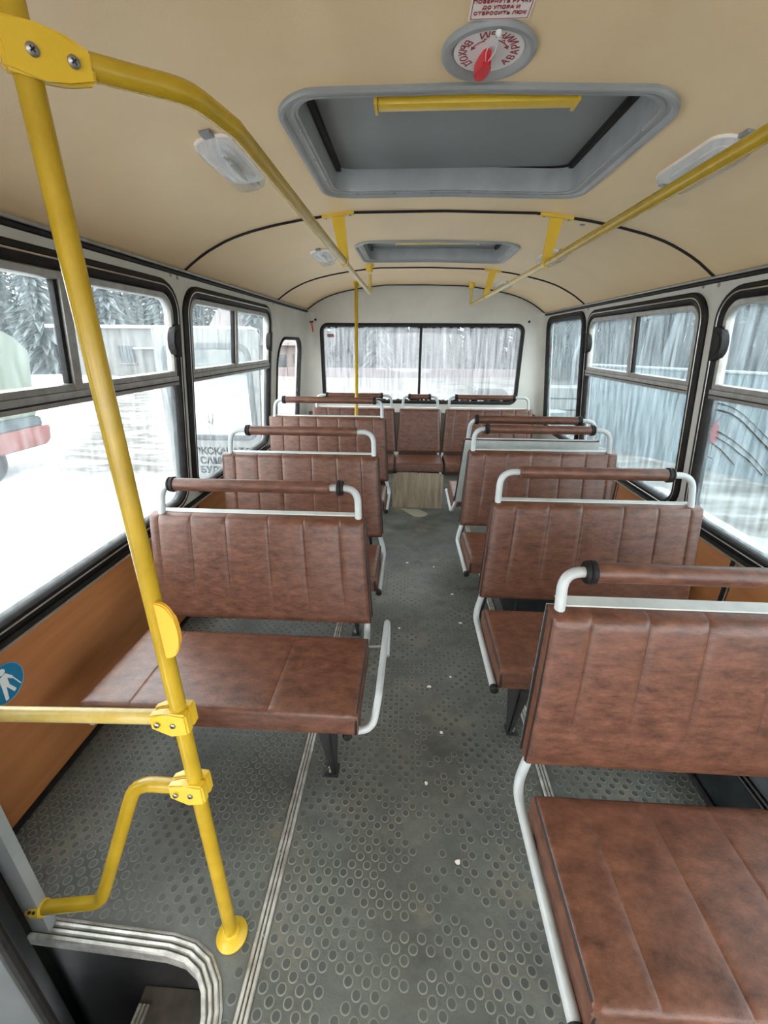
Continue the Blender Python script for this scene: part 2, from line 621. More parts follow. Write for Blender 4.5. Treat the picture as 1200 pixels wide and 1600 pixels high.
bm = bmesh.new()
holed(bm, [(YF, 0), (-.72, 0), (-.72, 1.74), (.60, 1.74), (.60, .60), (3.86, .60), (3.86, .0), (YB, .0), (YB, 1.84), (YF, 1.84)], [hole(w) for w in W_L + [W_L0]] + [hole(W_L3)], ML, 0, -.05)
wall_l = tag(obj('wall_left', bm, WHITE, angle=20), kind='structure')
bm = bmesh.new()
holed(bm, [(YF, .56), (3.86, .56), (3.86, .0), (YB, .0), (YB, 1.81), (YF, 1.81)], [hole(w) for w in W_R + [W_R0]] + [hole(W_R3)], MR, 0, -.05)
wall_r = tag(obj('wall_right', bm, WHITE, angle=20), kind='structure')

# lower laminate panels, each a piece of its wall
for (a, c_) in ((.62, 2.30), (2.32, 3.85)):
    bm = bmesh.new()
    box(bm, LX - .03, a, 0, LX, c_, .607, bev=.002)
    obj('panel', bm, LAMINATE, wall_l)
for (a, c_) in ((YF, .10), (.12, 1.838), (1.858, 3.05), (3.07, 3.85)):
    bm = bmesh.new()
    box(bm, RX, a, 0, RX + .03, c_, .572, bev=.002)
    obj('panel', bm, LAMINATE, wall_r)
n_trim = 4


def trim(bm, m, smooth=True):
    global n_trim
    o = tag(obj('trim_%d' % n_trim, bm, m, smooth=smooth), kind='structure')
    n_trim += 1
    return o


for (X, s, z, y0, y1) in ((LX, 1, .607, .62, 3.86), (RX, -1, .572, YF, 3.86)):      # black sill rubber with a silver bead over the laminate
    bm = bmesh.new()
    tube(bm, [(X + s * .002, y0, z + .008), (X + s * .002, y1, z + .008)], .014, 8)
    o = trim(bm, BLACK)
    bm = bmesh.new()
    tube(bm, [(X + s * .013, y0, z - .006), (X + s * .013, y1, z - .006)], .005, 6)
    obj('bead', bm, ALU, o)
for (X, y, s) in ((RX, 1.848, -1), (RX, 3.06, -1), (LX, 2.31, 1)):                  # upright joint covers
    bm = bmesh.new()
    box(bm, min(X, X + s * .006), y - .016, 0, max(X, X + s * .006), y + .016, .58, bev=.002)
    o = trim(bm, BLACK)
    bm = bmesh.new()
    tube(bm, [(X + s * .006, y - .018, .0), (X + s * .006, y - .018, .57)], .003, 6)
    obj('bead', bm, ALU, o)
for (X, s, y0) in ((LX, 1, .62), (RX, -1, -1.2)):                                    # black coving where wall meets floor
    bm = bmesh.new()
    box(bm, min(X, X + s * .014), y0, 0, max(X, X + s * .014), 3.85, .02, bev=.004)
    trim(bm, BLACK)

# rear wall with its wide window, corners rounded into the sides
RW = (-.998, .845, 1.223, 1.688, .085)


def MB_(u, v, w=0): return Vector((u, 5.04 - w, v))


outl = [(-1.27, 0), (1.555, 0)] + [(1.44, 1.55), (1.42, 1.79)]
for k in range(31):
    X = 1.41 - k * (1.41 + 1.13) / 30
    outl.append((X, zc(X) + .004))
outl += [(-1.15, 1.55)]
bm = bmesh.new()
holed(bm, outl, [rrin(RW, .012)], MB_, 0, -.05)
wall_b = tag(obj('wall_rear', bm, WHITE, smooth=False), kind='structure')
bm = bmesh.new()
box(bm, -1.17, 4.99, 0, 1.44, 5.035, .74, bev=.004)
obj('panel', bm, mat('dark_brown_lining', (.06, .038, .028), (.085, .055, .04), scale=6, rough=.6), wall_b)
for (X, s, M_) in ((-1.2, 1, ML), (1.48, -1, MR)):                                   # rounded corner fillets
    bm = bmesh.new()
    sec = []
    for z in (0, .3, .64, 1.0, 1.4, 1.795):
        p = M_(4.93, z, 0)
        if M_ is ML and z < .64: pass
        row = []
        for k in range(7):
            a = k / 6 * PI / 2
            row.append(Vector((p.x + s * .085 * (1 - math.cos(a)) * 1.0, 4.955 + .085 * math.sin(a), z)))
        sec.append([bm.verts.new(q) for q in row])
    for a, c_ in zip(sec, sec[1:]):
        for k in range(6): bm.faces.new((a[k], a[k + 1], c_[k + 1], c_[k]))
    obj('corner_fillet', bm, WHITE, wall_b)
for x, z in ((-1.045, 1.725), (1.262, 1.71)):
    bm = bmesh.new()
    lathe(bm, (x, 5.041, z), (0, -1, 0), [(.014, 0), (.013, .004), (.005, .006)], 12)
    obj('plug', bm, BLACK, wall_b)
for i, (M_, wl, y, z) in enumerate(((ML, wall_l, 2.262, 1.785), (ML, wall_l, 2.20, 1.79), (MR, wall_r, 2.305, 1.755), (MR, wall_r, 2.42, 1.762), (MR, wall_r, 3.866, 1.755),
                                    (ML, wall_l, 3.80, 1.79))):
    bm = bmesh.new()
    lathe(bm, M_(y, z, 0), (1 if M_ is ML else -1, 0, 0), [(.011, 0), (.009, .003), (.003, .004)], 10)
    obj('plug', bm, SCREW, wl)

# front end behind the camera: wall with a windscreen, and the closed front door by the step well
bm = bmesh.new()
holed(bm, [(x_, z_) for x_, z_ in outl], [rr(-1.08, .62, 1.36, 1.74, .12)], lambda u, v, w=0: Vector((u, YF + w, v)), 0, -.05)
wall_f = tag(obj('wall_front', bm, WHITE, smooth=False), kind='structure')
bm = bmesh.new()
slab(bm, rr(-1.09, .61, 1.37, 1.75, .12), lambda u, v, w=0: Vector((u, YF + w, v)), -.03, -.026)
obj('windscreen', bm, GL_CLEAR, wall_f)
bm = bmesh.new()
holed(bm, [(-.72, -.90), (.60, -.90), (.60, 1.74), (-.72, 1.74)], [rr(-.60, .55, -.10, 1.62, .08), rr(.0, .55, .48, 1.62, .08)], ML, -.03, -.06)
door1 = tag(obj('door_1', bm, mat('grey_door_skin', (.33, .35, .35), (.40, .42, .41), scale=5, rough=.5), smooth=False), kind='structure')
for a_ in (-.61, -.01):
    bm = bmesh.new()
    slab(bm, rr(a_, .54, a_ + .51, 1.63, .08), ML, -.047, -.043)
    obj('pane', bm, GL_LEFT, door1)

# ceiling: three leatherette panels between black beads
XS = [-1.134 + k * (1.42 + 1.134) / 56 for k in range(57)]
HX0, HX1 = -.365, .657
HY = [(1.30, 2.105), (2.945, 3.63)]
ceiling = tag(empty('ceiling', (.14, 1.9, 2.06)), kind='structure')
xs = sorted(set([round(x, 4) for x in XS if abs(x - (HX0 + .05)) > .015 and abs(x - (HX1 - .05)) > .015] + [HX0 + .05, HX1 - .05]))


def ceil_panel(y0, y1):
    bm = bmesh.new()
    ys = [y0] + [y0 + (y1 - y0) * k / 6 for k in range(1, 6)] + [y1]
    holes_ = [(a + .05, c_ - .05) for a, c_ in HY if a > y0 and c_ < y1]
    for a, c_ in holes_:
        ys = [y for y in ys if abs(y - a) > .03 and abs(y - c_) > .03] + [a, c_]
    ys = sorted(ys)
    for w in (0, .03):
        g = [[bm.verts.new((x, y, zc(x) + w)) for y in ys] for x in xs]
        for i in range(len(xs) - 1):
            for j in range(len(ys) - 1):
                cx_, cy_ = (xs[i] + xs[i + 1]) / 2, (ys[j] + ys[j + 1]) / 2
                if any(HX0 + .05 < cx_ < HX1 - .05 and a < cy_ < c_ for a, c_ in holes_): continue
                bm.faces.new((g[i][j], g[i + 1][j], g[i + 1][j + 1], g[i][j + 1]))
    obj('panel', bm, CEIL, ceiling)


for a, c_ in ((YF, 2.331), (2.339, 3.916), (3.924, 5.04)): ceil_panel(a, c_)
for y in (2.335, 3.92, 5.028):
    bm = bmesh.new()
    tube(bm, [(x, y, zc(x) - .002) for x in XS], .0075, 8)
    obj('bead', bm, BLACK, ceiling)
for x, z in ((-1.133, 1.806), (1.418, 1.776)):
    bm = bmesh.new()
    tube(bm, [(x, YF, z), (x, 5.03, z)], .012, 8)
    trim(bm, BLACK)
    bm = bmesh.new()
    s = 1 if x < 0 else -1
    tube(bm, [(x + s * .014, YF, z + .012), (x + s * .014, 5.03, z + .012)], .007, 8)
    trim(bm, ALUDULL)
# roof above the lining, keeps daylight out
bm = bmesh.new()
g = [[bm.verts.new((x, y, zc(max(-1.134, min(1.42, x))) + .16)) for y in (YF - .1, 5.12)] for x in [-1.2] + XS + [1.49]]
for a, c_ in zip(g, g[1:]): bm.faces.new((a[0], c_[0], c_[1], a[1]))
for row in (g[0], g[-1]):
    lo = [bm.verts.new((v.co.x, v.co.y, 1.80)) for v in row]
    bm.faces.new((row[0], row[1], lo[1], lo[0]))
tag(obj('roof', bm, WHITE), kind='structure')

# ------------------------------------------------------------------ windows
SEAL = [(-.006, -.02), (-.006, .010), (.002, .020), (.014, .022), (.020, .016), (.026, .022), (.038, .020), (.048, .010), (.052, -.002), (.052, -.03), (.0, -.03)]
n_win = [1]


def window(M_, w, split=None, mull=None, gm=GL_LEFT, latch=None, seal=SEAL, bead=True):
    y0, y1, z0, z1, r = w['y0'], w['y1'], w['z0'], w['z1'], w['r']
    wo = tag(empty('window_%d' % n_win[0], M_((y0 + y1) / 2, z0)), kind='structure')
    n_win[0] += 1
    R = (y0, z0, y1, z1, r)
    bm = bmesh.new()
    ring(bm, R, seal, M_)
    obj('rubber_seal', bm, BLACK, wo)
    if bead:
        bm = bmesh.new()
        lp = rrin(R, .020)
        lp = [M_(p[0], p[1], .019) for p in lp]
        lp.append(lp[0])
        tube(bm, lp, .0035, 6, False)
        obj('bead', bm, ALU, wo)
    i = .05
    rin = (r if isinstance(r, (int, float)) else r[0]) - i
    if split is None:
        bm = bmesh.new()
        slab(bm, rrin(R, i - .006), M_, -.012, -.008)
        obj('pane', bm, gm, wo)
        return wo
    # fixed lower pane, aluminium sliding sashes above the transom
    bm = bmesh.new()
    slab(bm, rr(y0 + i - .006, z0 + i - .006, y1 - i + .006, split - .02, (rin, rin, .002, .002)), M_, -.012, -.008)
    obj('pane', bm, gm, wo)
    bm = bmesh.new()
    box(bm, 0, 0, 0, 1, 1, 1, lambda p: M_(y0 + i - .004 + p.x * (y1 - y0 - 2 * i + .008), split - .046 + p.y * .044, -.02 + p.z * .038), bev=.004)
    tr_ = obj('transom', bm, ALUDULL, wo)
    bm = bmesh.new()
    box(bm, 0, 0, 0, 1, 1, 1, lambda p: M_(y0 + i + p.x * (y1 - y0 - 2 * i), split - .030 + p.y * .006, .017 + p.z * .003))
    obj('groove', bm, DARK, tr_)
    FR = (y0 + i, split - .004, y1 - i, z1 - i, (.004, .004, rin, rin))
    bm = bmesh.new()
    ring(bm, FR, [(0, -.02), (0, .008), (.004, .013), (.024, .013), (.028, .006), (.028, -.02)], M_)
    obj('sash_frame', bm, ALUDULL, wo)
    bm = bmesh.new()
    box(bm, 0, 0, 0, 1, 1, 1, lambda p: M_(mull - .02 + p.x * .04, split - .002 + p.y * (z1 - i - .01 - split), -.018 + p.z * .034), bev=.005)
    mo = obj('mullion', bm, ALUDULL, wo)
    bm = bmesh.new()
    box(bm, 0, 0, 0, 1, 1, 1, lambda p: M_(mull - .036 + p.x * .016, split + .01 + p.y * (z1 - i - .03 - split), -.015 + p.z * .022), bev=.002)
    obj('felt_strip', bm, BLACK, mo)
    for a, c_, dep, rr4 in ((y0 + i + .024, mull - .015, -.014, (.004, .004, .004, max(.01, rin - .02))), (mull + .015, y1 - i - .024, -.004, (.004, .004, max(.01, rin - .02), .004))):
        bm = bmesh.new()
        slab(bm, rr(a, split + .01, c_, z1 - i - .024, rr4), M_, dep, dep + .004)
        obj('pane', bm, gm, wo)
    if latch:
        bm = bmesh.new()
        L = []
        for k in range(13):
            t = k / 12 * 2 - 1
            c = math.sqrt(max(0, 1 - t * t * .97))
            L.append((latch - .0 - .055 * c, 1.50 + t * .075))
        L = [(latch + .012, 1.50 + .078)] + L[::-1] + [(latch + .012, 1.50 - .078)] if False else L
        slab(bm, L[::-1] + [(latch + .012, 1.425), (latch + .012, 1.575)], M_, .0, .034)
        bmesh.ops.bevel(bm, geom=[e for e in bm.edges], offset=.003, segments=1, affect='EDGES')
        lo = obj('latch', bm, BLACK, wo)
        bm = bmesh.new()
        slab(bm, [(latch - .012 - .03 * math.sqrt(max(0, 1 - (k / 10 * 2 - 1) ** 2)), 1.50 + (k / 10 * 2 - 1) * .05) for k in range(11)], M_, .034, .037)
        obj('grip', bm, DARK, lo)
    return wo


window(ML, W_L[0], 1.338, 1.495, GL_LEFT, 2.185)
window(ML, W_L[1], 1.338, 2.975, GL_LEFT, 3.68)
window(ML, W_L3, None, gm=GL_CLEAR, seal=[(-.002, -.02), (-.002, .006), (.008, .014), (.022, .010), (.026, -.002), (.026, -.03), (.0, -.03)], bead=False)
window(MR, W_R[0], 1.298, .10, GL_RIGHT, .735)
window(MR, W_R[1], 1.298, 1.50, GL_RIGHT, 2.22)
window(MR, W_R[2], 1.298, 3.06, GL_RIGHT, 3.79)
window(MR, W_R3, None, gm=GL_RIGHT, bead=False)
window(ML, W_L0, None, gm=GL_CLEAR)
window(MR, W_R0, None, gm=GL_CLEAR)
rear_win = tag(empty('window_%d' % n_win[0], (.11, 5.04, .85)), kind='structure')
bm = bmesh.new()
ring(bm, RW, [(-.004, -.02), (-.004, .010), (.006, .016), (.026, .014), (.034, .004), (.034, -.03), (.0, -.03)], MB_)
obj('rubber_seal', bm, BLACK, rear_win)
bm = bmesh.new()
box(bm, .098, 5.028, .86, .126, 5.06, 1.675, bev=.003)
obj('mullion', bm, BLACK, rear_win)
for a, c_ in ((-.97, .102), (.122, 1.195)):
    bm = bmesh.new()
    slab(bm, rr(a, .875, c_, 1.66, .03), MB_, -.02, -.016)
    obj('pane', bm, GL_REAR, rear_win)
bm = bmesh.new()                                       # crumbling sealant along the lower and upper seal
for k in range(150):
    x = -.95 + random.random() * 2.13
    z = .880 if random.random() < .75 else 1.653
    d = .004 + random.random() * .008
    box(bm, x - d * 1.6, 5.040, z - d, x + d * 1.6, 5.055, z + d)
o = obj('sealant_crumbs', bm, BLACK, rear_win, smooth=False)
o['kind'] = 'stuff'

# ------------------------------------------------------------------ seats
def pad(bm, w0, w1, b0, b1, thick, mp, seams=(), bulge=.008, edge=.022, nx=44, nb=12, fade=1.0, depth=.0045):
    """Upholstered pad; w0(b), w1(b) are its sides, mp(a, b, h) places it, h grows towards the sitter."""
    def A(t, bb):
        q0, q1 = w0(bb), w1(bb)
        return q0 + (q1 - q0) * t
    ts = set(k / nx for k in range(nx + 1)) | {.004, .012, .996, .988}
    W = w1(b0) - w0(b0)
    for s in seams:
        for d in (-.006, -.0025, 0, .0025, .006): ts.add(min(.999, max(.001, (s + d) / W)))
    ts = sorted(ts)
    bs = sorted(set([k / nb for k in range(nb + 1)] + [.01, .03, .06, .94, .97, .99]))
    B = b1 - b0
    top, bot = [], []
    for t in ts:
        r1, r2 = [], []
        for q in bs:
            bb = b0 + B * q
            a = A(t, bb)
            e = min(t * W, (1 - t) * W, q * B, (1 - q) * B)
            k = max(0, 1 - e / edge)
            h = thick - edge * .8 * (1 - math.sqrt(max(0, 1 - k * k)))
            h += bulge * math.sin(PI * t) ** .5 * math.sin(PI * q) ** .6
            for s in seams:
                d = abs(t * W - s)
                fq = 1.0 if fade >= 1 else min(1, max(0, (q - (1 - fade)) / .2))
                h -= fq * (depth * math.exp(-(d / .003) ** 2) + depth * .35 * math.exp(-(d / .014) ** 2))
            r1.append(bm.verts.new(mp(a, bb, h)))
            r2.append(bm.verts.new(mp(a, bb, 0)))
        top.append(r1)
        bot.append(r2)
    n, m = len(ts), len(bs)
    for i in range(n - 1):
        for j in range(m - 1):
            bm.faces.new((top[i][j], top[i + 1][j], top[i + 1][j + 1], top[i][j + 1]))
            bm.faces.new((bot[i][j], bot[i][j + 1], bot[i + 1][j + 1], bot[i + 1][j]))
    for i in range(n - 1):
        for j in (0, m - 1):
            bm.faces.new((top[i][j], top[i + 1][j], bot[i + 1][j], bot[i][j]))
    for j in range(m - 1):
        for i in (0, n - 1):
            bm.faces.new((top[i][j], top[i][j + 1], bot[i][j + 1], bot[i][j]))
    return bm


def make_seat(name, X0, Y0, s, d, W, label, group, zt=.875, seams=(.10, .245, .39, .565, .71, .845), inset=.03, cush=True, leg=True,
              ring_shift=(0, 0), bar=.125, sleeve=(.13, .11), seat_seams=(.12, .27, .42, .57, .72), foot_cap=True, wall_inset=.005, lip=.017, runner=True):
    def P(x, y, z): return Vector((X0 + s * x, Y0 + d * y, z))
    root = empty(name, (X0 + s * W / 2, Y0 + d * .2, 0), label, 'seat', group)
    seams = [q for q in seams if q < W - .03]
    seat_seams = [q for q in seat_seams if q < W - .03]
    zb = .445
    # cushion
    bm = bmesh.new()
    pad(bm, lambda b_: 0, lambda b_: W, 0, .385, .078, lambda a, b_, h: P(a, b_, .368 + h - b_ * .02), seat_seams, .005, .02, fade=1, depth=.0016)
    cu = obj('cushion', bm, VINYL, root)
    for x in (.004, W - .004):
        bm = bmesh.new()
        xx = .0065 if x < .1 else W - .0065
        tube(bm, fillet([P(xx, .375, .4305), P(xx, .004, .4375), P(xx, -.001, .372)], .018), .0045, 6)
        obj('piping', bm, PIPING, cu)
    # backrest; h runs from the shell towards the sitter
    lean = .065 / (zt - zb)
    ln = math.hypot(1, lean)
    H = (zt - zb) * ln

    def MBk(a, b_, h):
        q = b_ / H
        return P(a, .505 + .065 * q - h / ln, zb + (zt - zb) * q - h * lean / ln)
    bm = bmesh.new()
    pad(bm, lambda b_: inset * b_ / H, lambda b_: W - wall_inset * b_ / H, 0, H, .052, MBk, seams, .007, .022, fade=.8)
    bk = obj('backrest', bm, VINYL, root)
    for e0, e1, h in ((.004, inset + .004, .038), (-.001, inset - .001, .002), (W - .004, W - wall_inset - .004, .038)):
        bm = bmesh.new()
        tube(bm, [MBk(e0, .004, h), MBk((e0 + e1) / 2, H / 2, h + .004), MBk(e1, H - .012, h)], .0042, 6)
        obj('piping', bm, PIPING, bk)
    # painted sheet shell behind with a folded top lip and a black edging on the aisle side
    for nm, m_, a0, a1, b0_, b1_, h0, h1 in (('back_shell', SHELL, .002, W - .006, .004, H - .012, -.020, -.016), ('top_lip', SHELL, .052, W - .03, H - .004, H + .004, -lip, .006),
                                             ('edge_strip', PIPING, .001, .016, .004, H - .012, -.016, -.0005)):
        bm = bmesh.new()
        vs = []
        for h in (h0, h1):
            for a, b_ in ((a0 + inset * b0_ / H, b0_), (a1 + (inset * b0_ / H if nm == 'edge_strip' else 0), b0_), (a1 + (inset * b1_ / H if nm == 'edge_strip' else 0), b1_), (a0 + inset * b1_ / H * (0 if nm == 'top_lip' else 1), b1_)):
                vs.append(bm.verts.new(MBk(a, b_, h)))
        for q in ((3, 2, 1, 0), (4, 5, 6, 7), (0, 1, 5, 4), (1, 2, 6, 5), (2, 3, 7, 6), (3, 0, 4, 7)):
            bm.faces.new([vs[k] for k in q])
        obj(nm, bm, m_, root, smooth=False)
    # tube frame: both runners, up behind the back, and the grab loop over it
    zbar = zt + bar
    x1, x2 = inset + .012, W - .045
    yb = .578
    x0t = .020
    bm = bmesh.new()
    pts = [P(-.012, .0, .362) if runner else P(.06, .30, .350), P(-.013 if runner else .014, .462, .348), P(.018, .484, .46), P(x1 + .012, .556, zt), P(x1 + .016, yb, zbar), P(x2 - .008, yb, zbar),
           P(x2, .556, zt), P(x2 + .02, .484, .46), P(x2 + .02, .462, .348), P(x2 + .02, .0, .362)]
    tube(bm, fillet(pts, [.06, .05, .2, .080, .080, .2, .05, .06], 9), .0135, 12)
    fr = obj('frame', bm, TUBE, root)
    for x in ((-.012,) if foot_cap and runner else ()):
        bm = bmesh.new()
        lathe(bm, P(x, .012, .362), (0, -d, 0), [(.0145, 0), (.0155, .006), (.0155, .018), (.012, .022)], 12)
        obj('end_cap', bm, BLACK, fr)
    a, c_ = sleeve[0], W - sleeve[1]
    bm = bmesh.new()
    tube(bm, [P(a, yb, zbar), P(a + .006, yb, zbar)] + [P(a + .006 + (c_ - a - .012) * k / 8, yb, zbar) for k in range(1, 8)] + [P(c_ - .006, yb, zbar), P(c_, yb, zbar)],
         [.021, .0255] + [.0255] * 7 + [.0255, .021], 18)
    obj('grab_sleeve', bm, VINYL, root)
    for x, shift in ((a, ring_shift[0]), (c_, ring_shift[1])):
        if shift is None: continue
        bm = bmesh.new()
        dx = s * (1 if x == a else -1)
        lathe(bm, P(x + shift, yb, zbar) - Vector((dx * .004, 0, 0)), (dx, 0, 0), [(.018, -.014), (.028, -.013), (.030, -.008), (.027, -.004), (.031, 0), (.031, .009), (.027, .012), (.018, .012)], 18)
        obj('rubber_ring', bm, BLACK, root)
    if leg:
        bm = bmesh.new()
        lx = .105
        for k0, k1 in ((0, .006),):
            lo = [(.13, .0), (.17, .0), (.27, .36), (.06, .36)]
            va = [bm.verts.new(P(lx, q[0], q[1])) for q in lo]
            vb = [bm.verts.new(P(lx + .005, q[0], q[1])) for q in lo]
            bm.faces.new(va)
            bm.faces.new(vb[::-1])
            for k in range(4): bm.faces.new((va[k], va[(k + 1) % 4], vb[(k + 1) % 4], vb[k]))
        for (ya, yb2, sg) in ((.13, .06, 1), (.17, .27, 1)):                # folded flanges
            lo = [(lx, ya, 0), (lx + .012, ya, 0), (lx + .05, yb2, .36), (lx, yb2, .36)]
            va = [bm.verts.new(P(*q)) for q in lo]
            vb = [bm.verts.new(P(q[0], q[1] + .005, q[2])) for q in lo]
            bm.faces.new(va)
            bm.faces.new(vb[::-1])
            for k in range(4): bm.faces.new((va[k], va[(k + 1) % 4], vb[(k + 1) % 4], vb[k]))
        lg = obj('leg', bm, BLACKMETAL, root, smooth=False)
        bm = bmesh.new()
        box(bm, X0 + s * (lx + .015) - .025, Y0 + d * .15 - .028, 0, X0 + s * (lx + .015) + .025, Y0 + d * .15 + .028, .004, bev=.001)
        obj('foot_plate', bm, BLACKMETAL, lg)
        bm = bmesh.new()
        lathe(bm, P(lx + .022, .150, .004), (0, 0, 1), [(.013, 0), (.013, .006), (.009, .012), (.003, .014)], 10)
        obj('bolt', bm, SCREW, lg)
        # crossbars under the cushion
    for y in (.06, .32):
        bm = bmesh.new()
        box(bm, min(P(0, 0, 0).x, P(W - .03, 0, 0).x), Y0 + d * y - .015, .345, max(P(0, 0, 0).x, P(W - .03, 0, 0).x), Y0 + d * y + .015, .366)
        obj('seat_rail', bm, BLACKMETAL, root, smooth=False)
    return root


GL_ = 'double seats along the window side'
L1 = make_seat('bus_seat', -.130, .957, -1, 1, .885, 'brown vinyl double seat with white tube armrest hoop, behind the yellow pole', GL_, zt=.868, bar=.110, ring_shift=(.0 - .035, 0), sleeve=(.165, .10), seat_seams=(.28, .72), runner=False)
L2 = make_seat('bus_seat', -.135, 1.775, -1, 1, .925, 'second brown double seat on the door side, next behind the one with the armrest hoop', GL_, zt=.908, ring_shift=(None, 0), sleeve=(.15, .16))
L3 = make_seat('bus_seat', -.155, 2.845, -1, 1, .965, 'last forward-facing brown double seat on the door side, before the thin yellow pole', GL_, zt=.945, ring_shift=(0, 0), sleeve=(.12, .13))
R1 = make_seat('bus_seat', .340, .372, 1, 1, .90, 'nearest large brown vinyl double seat at the lower right corner', GL_, zt=.880, bar=.092, lip=.030, ring_shift=(0, 0), sleeve=(.125, .12))
R2 = make_seat('bus_seat', .340, 1.180, 1, 1, .90, 'second brown double seat by the fence-side windows, over a black leg', GL_, zt=.868, ring_shift=(None, 0), sleeve=(.135, .155))
R3 = make_seat('bus_seat', .340, 1.985, 1, 1, .90, 'third brown double seat by the fence-side windows, back to back with the grey shell', GL_, zt=.898, ring_shift=(0, 0), sleeve=(.135, .16))
R4 = make_seat('bus_seat', .345, 3.370, 1, -1, .90, 'rear-facing double seat that shows its grey sheet metal back', GL_, zt=.915, ring_shift=(0, 0), sleeve=(.10, .16), foot_cap=False)
GR = 'bench seats against the rear window'
B1 = make_seat('rear_seat', -.122, 3.865, -1, 1, .87, 'rear double seat below the left half of the back window', GR, zt=.878, leg=False, bar=.115, sleeve=(.16, .16))
B2 = make_seat('rear_seat', -.115, 3.865, 1, 1, .455, 'narrow single seat at the end of the aisle above the board', GR, zt=.878, leg=False, bar=.110, seams=(), seat_seams=(), sleeve=(.125, .135), wall_inset=.03)
B3 = make_seat('rear_seat', .352, 3.865, 1, 1, .895, 'rear double seat below the right half of the back window', GR, zt=.878, leg=False, bar=.110, sleeve=(.13, .20))

# white armrest hoop on the first left seat
bm = bmesh.new()
tube(bm, fillet([(-.17, .985, .352), (-.088, .985, .362), (-.073, 1.05, .43), (-.066, 1.475, .418), (-.064, 1.485, .345), (-.064, 1.40, .30)], [.05, .05, .03, .03], 8), .0125, 12)
arm = obj('armrest_hoop', bm, TUBE, L1)
bm = bmesh.new()
tube(bm, [(-.15, 1.33, .40), (-.066, 1.33, .405)], .004, 6)
obj('rod', bm, TUBE, arm)
bm = bmesh.new()
lathe(bm, (-.165, .972, .352), (0, -1, 0), [(.015, 0), (.016, .01), (.012, .016)], 12)
obj('stop_knob', bm, BLACK, L1)

# ------------------------------------------------------------------ yellow poles and rails
def clamp(parent, c0, dv, up, nrm, L=.085, hgt=.052, th=.05, name='clamp', tail=.026, sr=.0065):
    """Two-shell tube clamp: collar round the pole and a tapered jaw along dv; nrm faces the viewer."""
    c0, dv, up, nrm = Vector(c0), Vector(dv).normalized(), Vector(up).normalized(), Vector(nrm).normalized()
    for sgn, nm in ((1, name), (-1, name)):
        bm = bmesh.new()
        prof = [(-tail, -.46), (-tail, .46), (.012, .5), (L * .55, .46), (L, .30), (L, -.30), (L * .55, -.46), (.012, -.5)]
        f0 = [bm.verts.new(c0 + dv * a + up * (q * hgt) + nrm * (sgn * .0012)) for a, q in prof]
        f1 = [bm.verts.new(c0 + dv * a + up * (q * hgt * .96) + nrm * (sgn * th * (.52 if a < L * .9 else .40))) for a, q in prof]
        bm.faces.new(f0)
        bm.faces.new(f1[::-1])
        n = len(f0)
        for k in range(n): bm.faces.new((f0[k], f0[(k + 1) % n], f1[(k + 1) % n], f1[k]))
        bmesh.ops.bevel(bm, geom=[e for e in bm.edges], offset=.004, segments=2, affect='EDGES')
        o = obj(nm, bm, YELLOWBRIGHT, parent)
        if sgn == 1:
            for a in (.004, L * .66):
                screw(o, c0 + dv * a + nrm * (th * .522), nrm, sr)


POLE0, POLE1 = Vector((-.441, .617, 0)), Vector((-.5075, .697, 1.88))


def pole_at(z): return POLE0 + (POLE1 - POLE0) * (z / 1.88)


pole = empty('grab_pole', POLE0, 'thick yellow floor-to-ceiling pole standing by the step well', 'pole')
bm = bmesh.new()
p_end = pole_at(2.03)
tube(bm, [pole_at(.0), p_end], .0165, 18)
obj('tube', bm, YELLOW, pole)
bm = bmesh.new()
ax = (POLE1 - POLE0).normalized()
lathe(bm, (POLE0.x, POLE0.y, 0), (0, 0, 1), [(.040, 0), (.041, .006), (.034, .012), (.024, .018), (.021, .03), (.019, .032)], 24)
obj('floor_flange', bm, YELLOWBRIGHT, pole)
D1 = Vector((.151, .135, .004))
clamp(pole, pole_at(1.845) + D1.normalized() * .005, D1, (0, 0, 1), Vector((.66, -.75, -.25)), L=.072, hgt=.060, th=.046, tail=.030, sr=.0075)
clamp(pole, pole_at(.757), (-1, 0, -.02), ax, (0, -1, 0), L=.058, hgt=.058, th=.046)
clamp(pole, pole_at(.555), (-1, 0, -.02), ax, (0, -1, 0), L=.058, hgt=.058, th=.046)
bm = bmesh.new()                                       # flat yellow plate fixed to the pole
c0 = pole_at(.985)
L = [(.012, -.062)] + [(.012 + .036 * math.cos(a) ** .7, .062 * math.sin(a) * 1.0) for a in [(-PI / 2 + .15) + k * (PI - .3) / 12 for k in range(13)]] + [(.012, .062)]
slab(bm, L, lambda a, q, w: c0 + Vector((a, -.02 + w, 0)) + ax * q, 0, .012)
bmesh.ops.bevel(bm, geom=list(bm.edges), offset=.0025, segments=2, affect='EDGES')
obj('plate', bm, mat('orange_yellow_plastic', (.80, .42, .035), rough=.35), pole)

rail_l = empty('ceiling_handrail', (-.328, 1.0, 1.857), 'yellow ceiling handrail on the left that bends to the thick pole', 'handrail')
bm = bmesh.new()
st = pole_at(1.845)
tube(bm, fillet([st + Vector((.03, .025, .002)), (-.352, .832, 1.857), (-.327, .95, 1.857), (-.328, 2.34, 1.857)], [.10, .10], 9), .0158, 16)
obj('tube', bm, YELLOW, rail_l)
bm = bmesh.new()
tube(bm, fillet([(-.328, 2.33, 1.857), (-.328, 3.735, 1.857), (-.330, 3.742, 1.99)], [.022], 6), .0135, 14)
obj('rear_tube', bm, YELLOWWORN, rail_l)


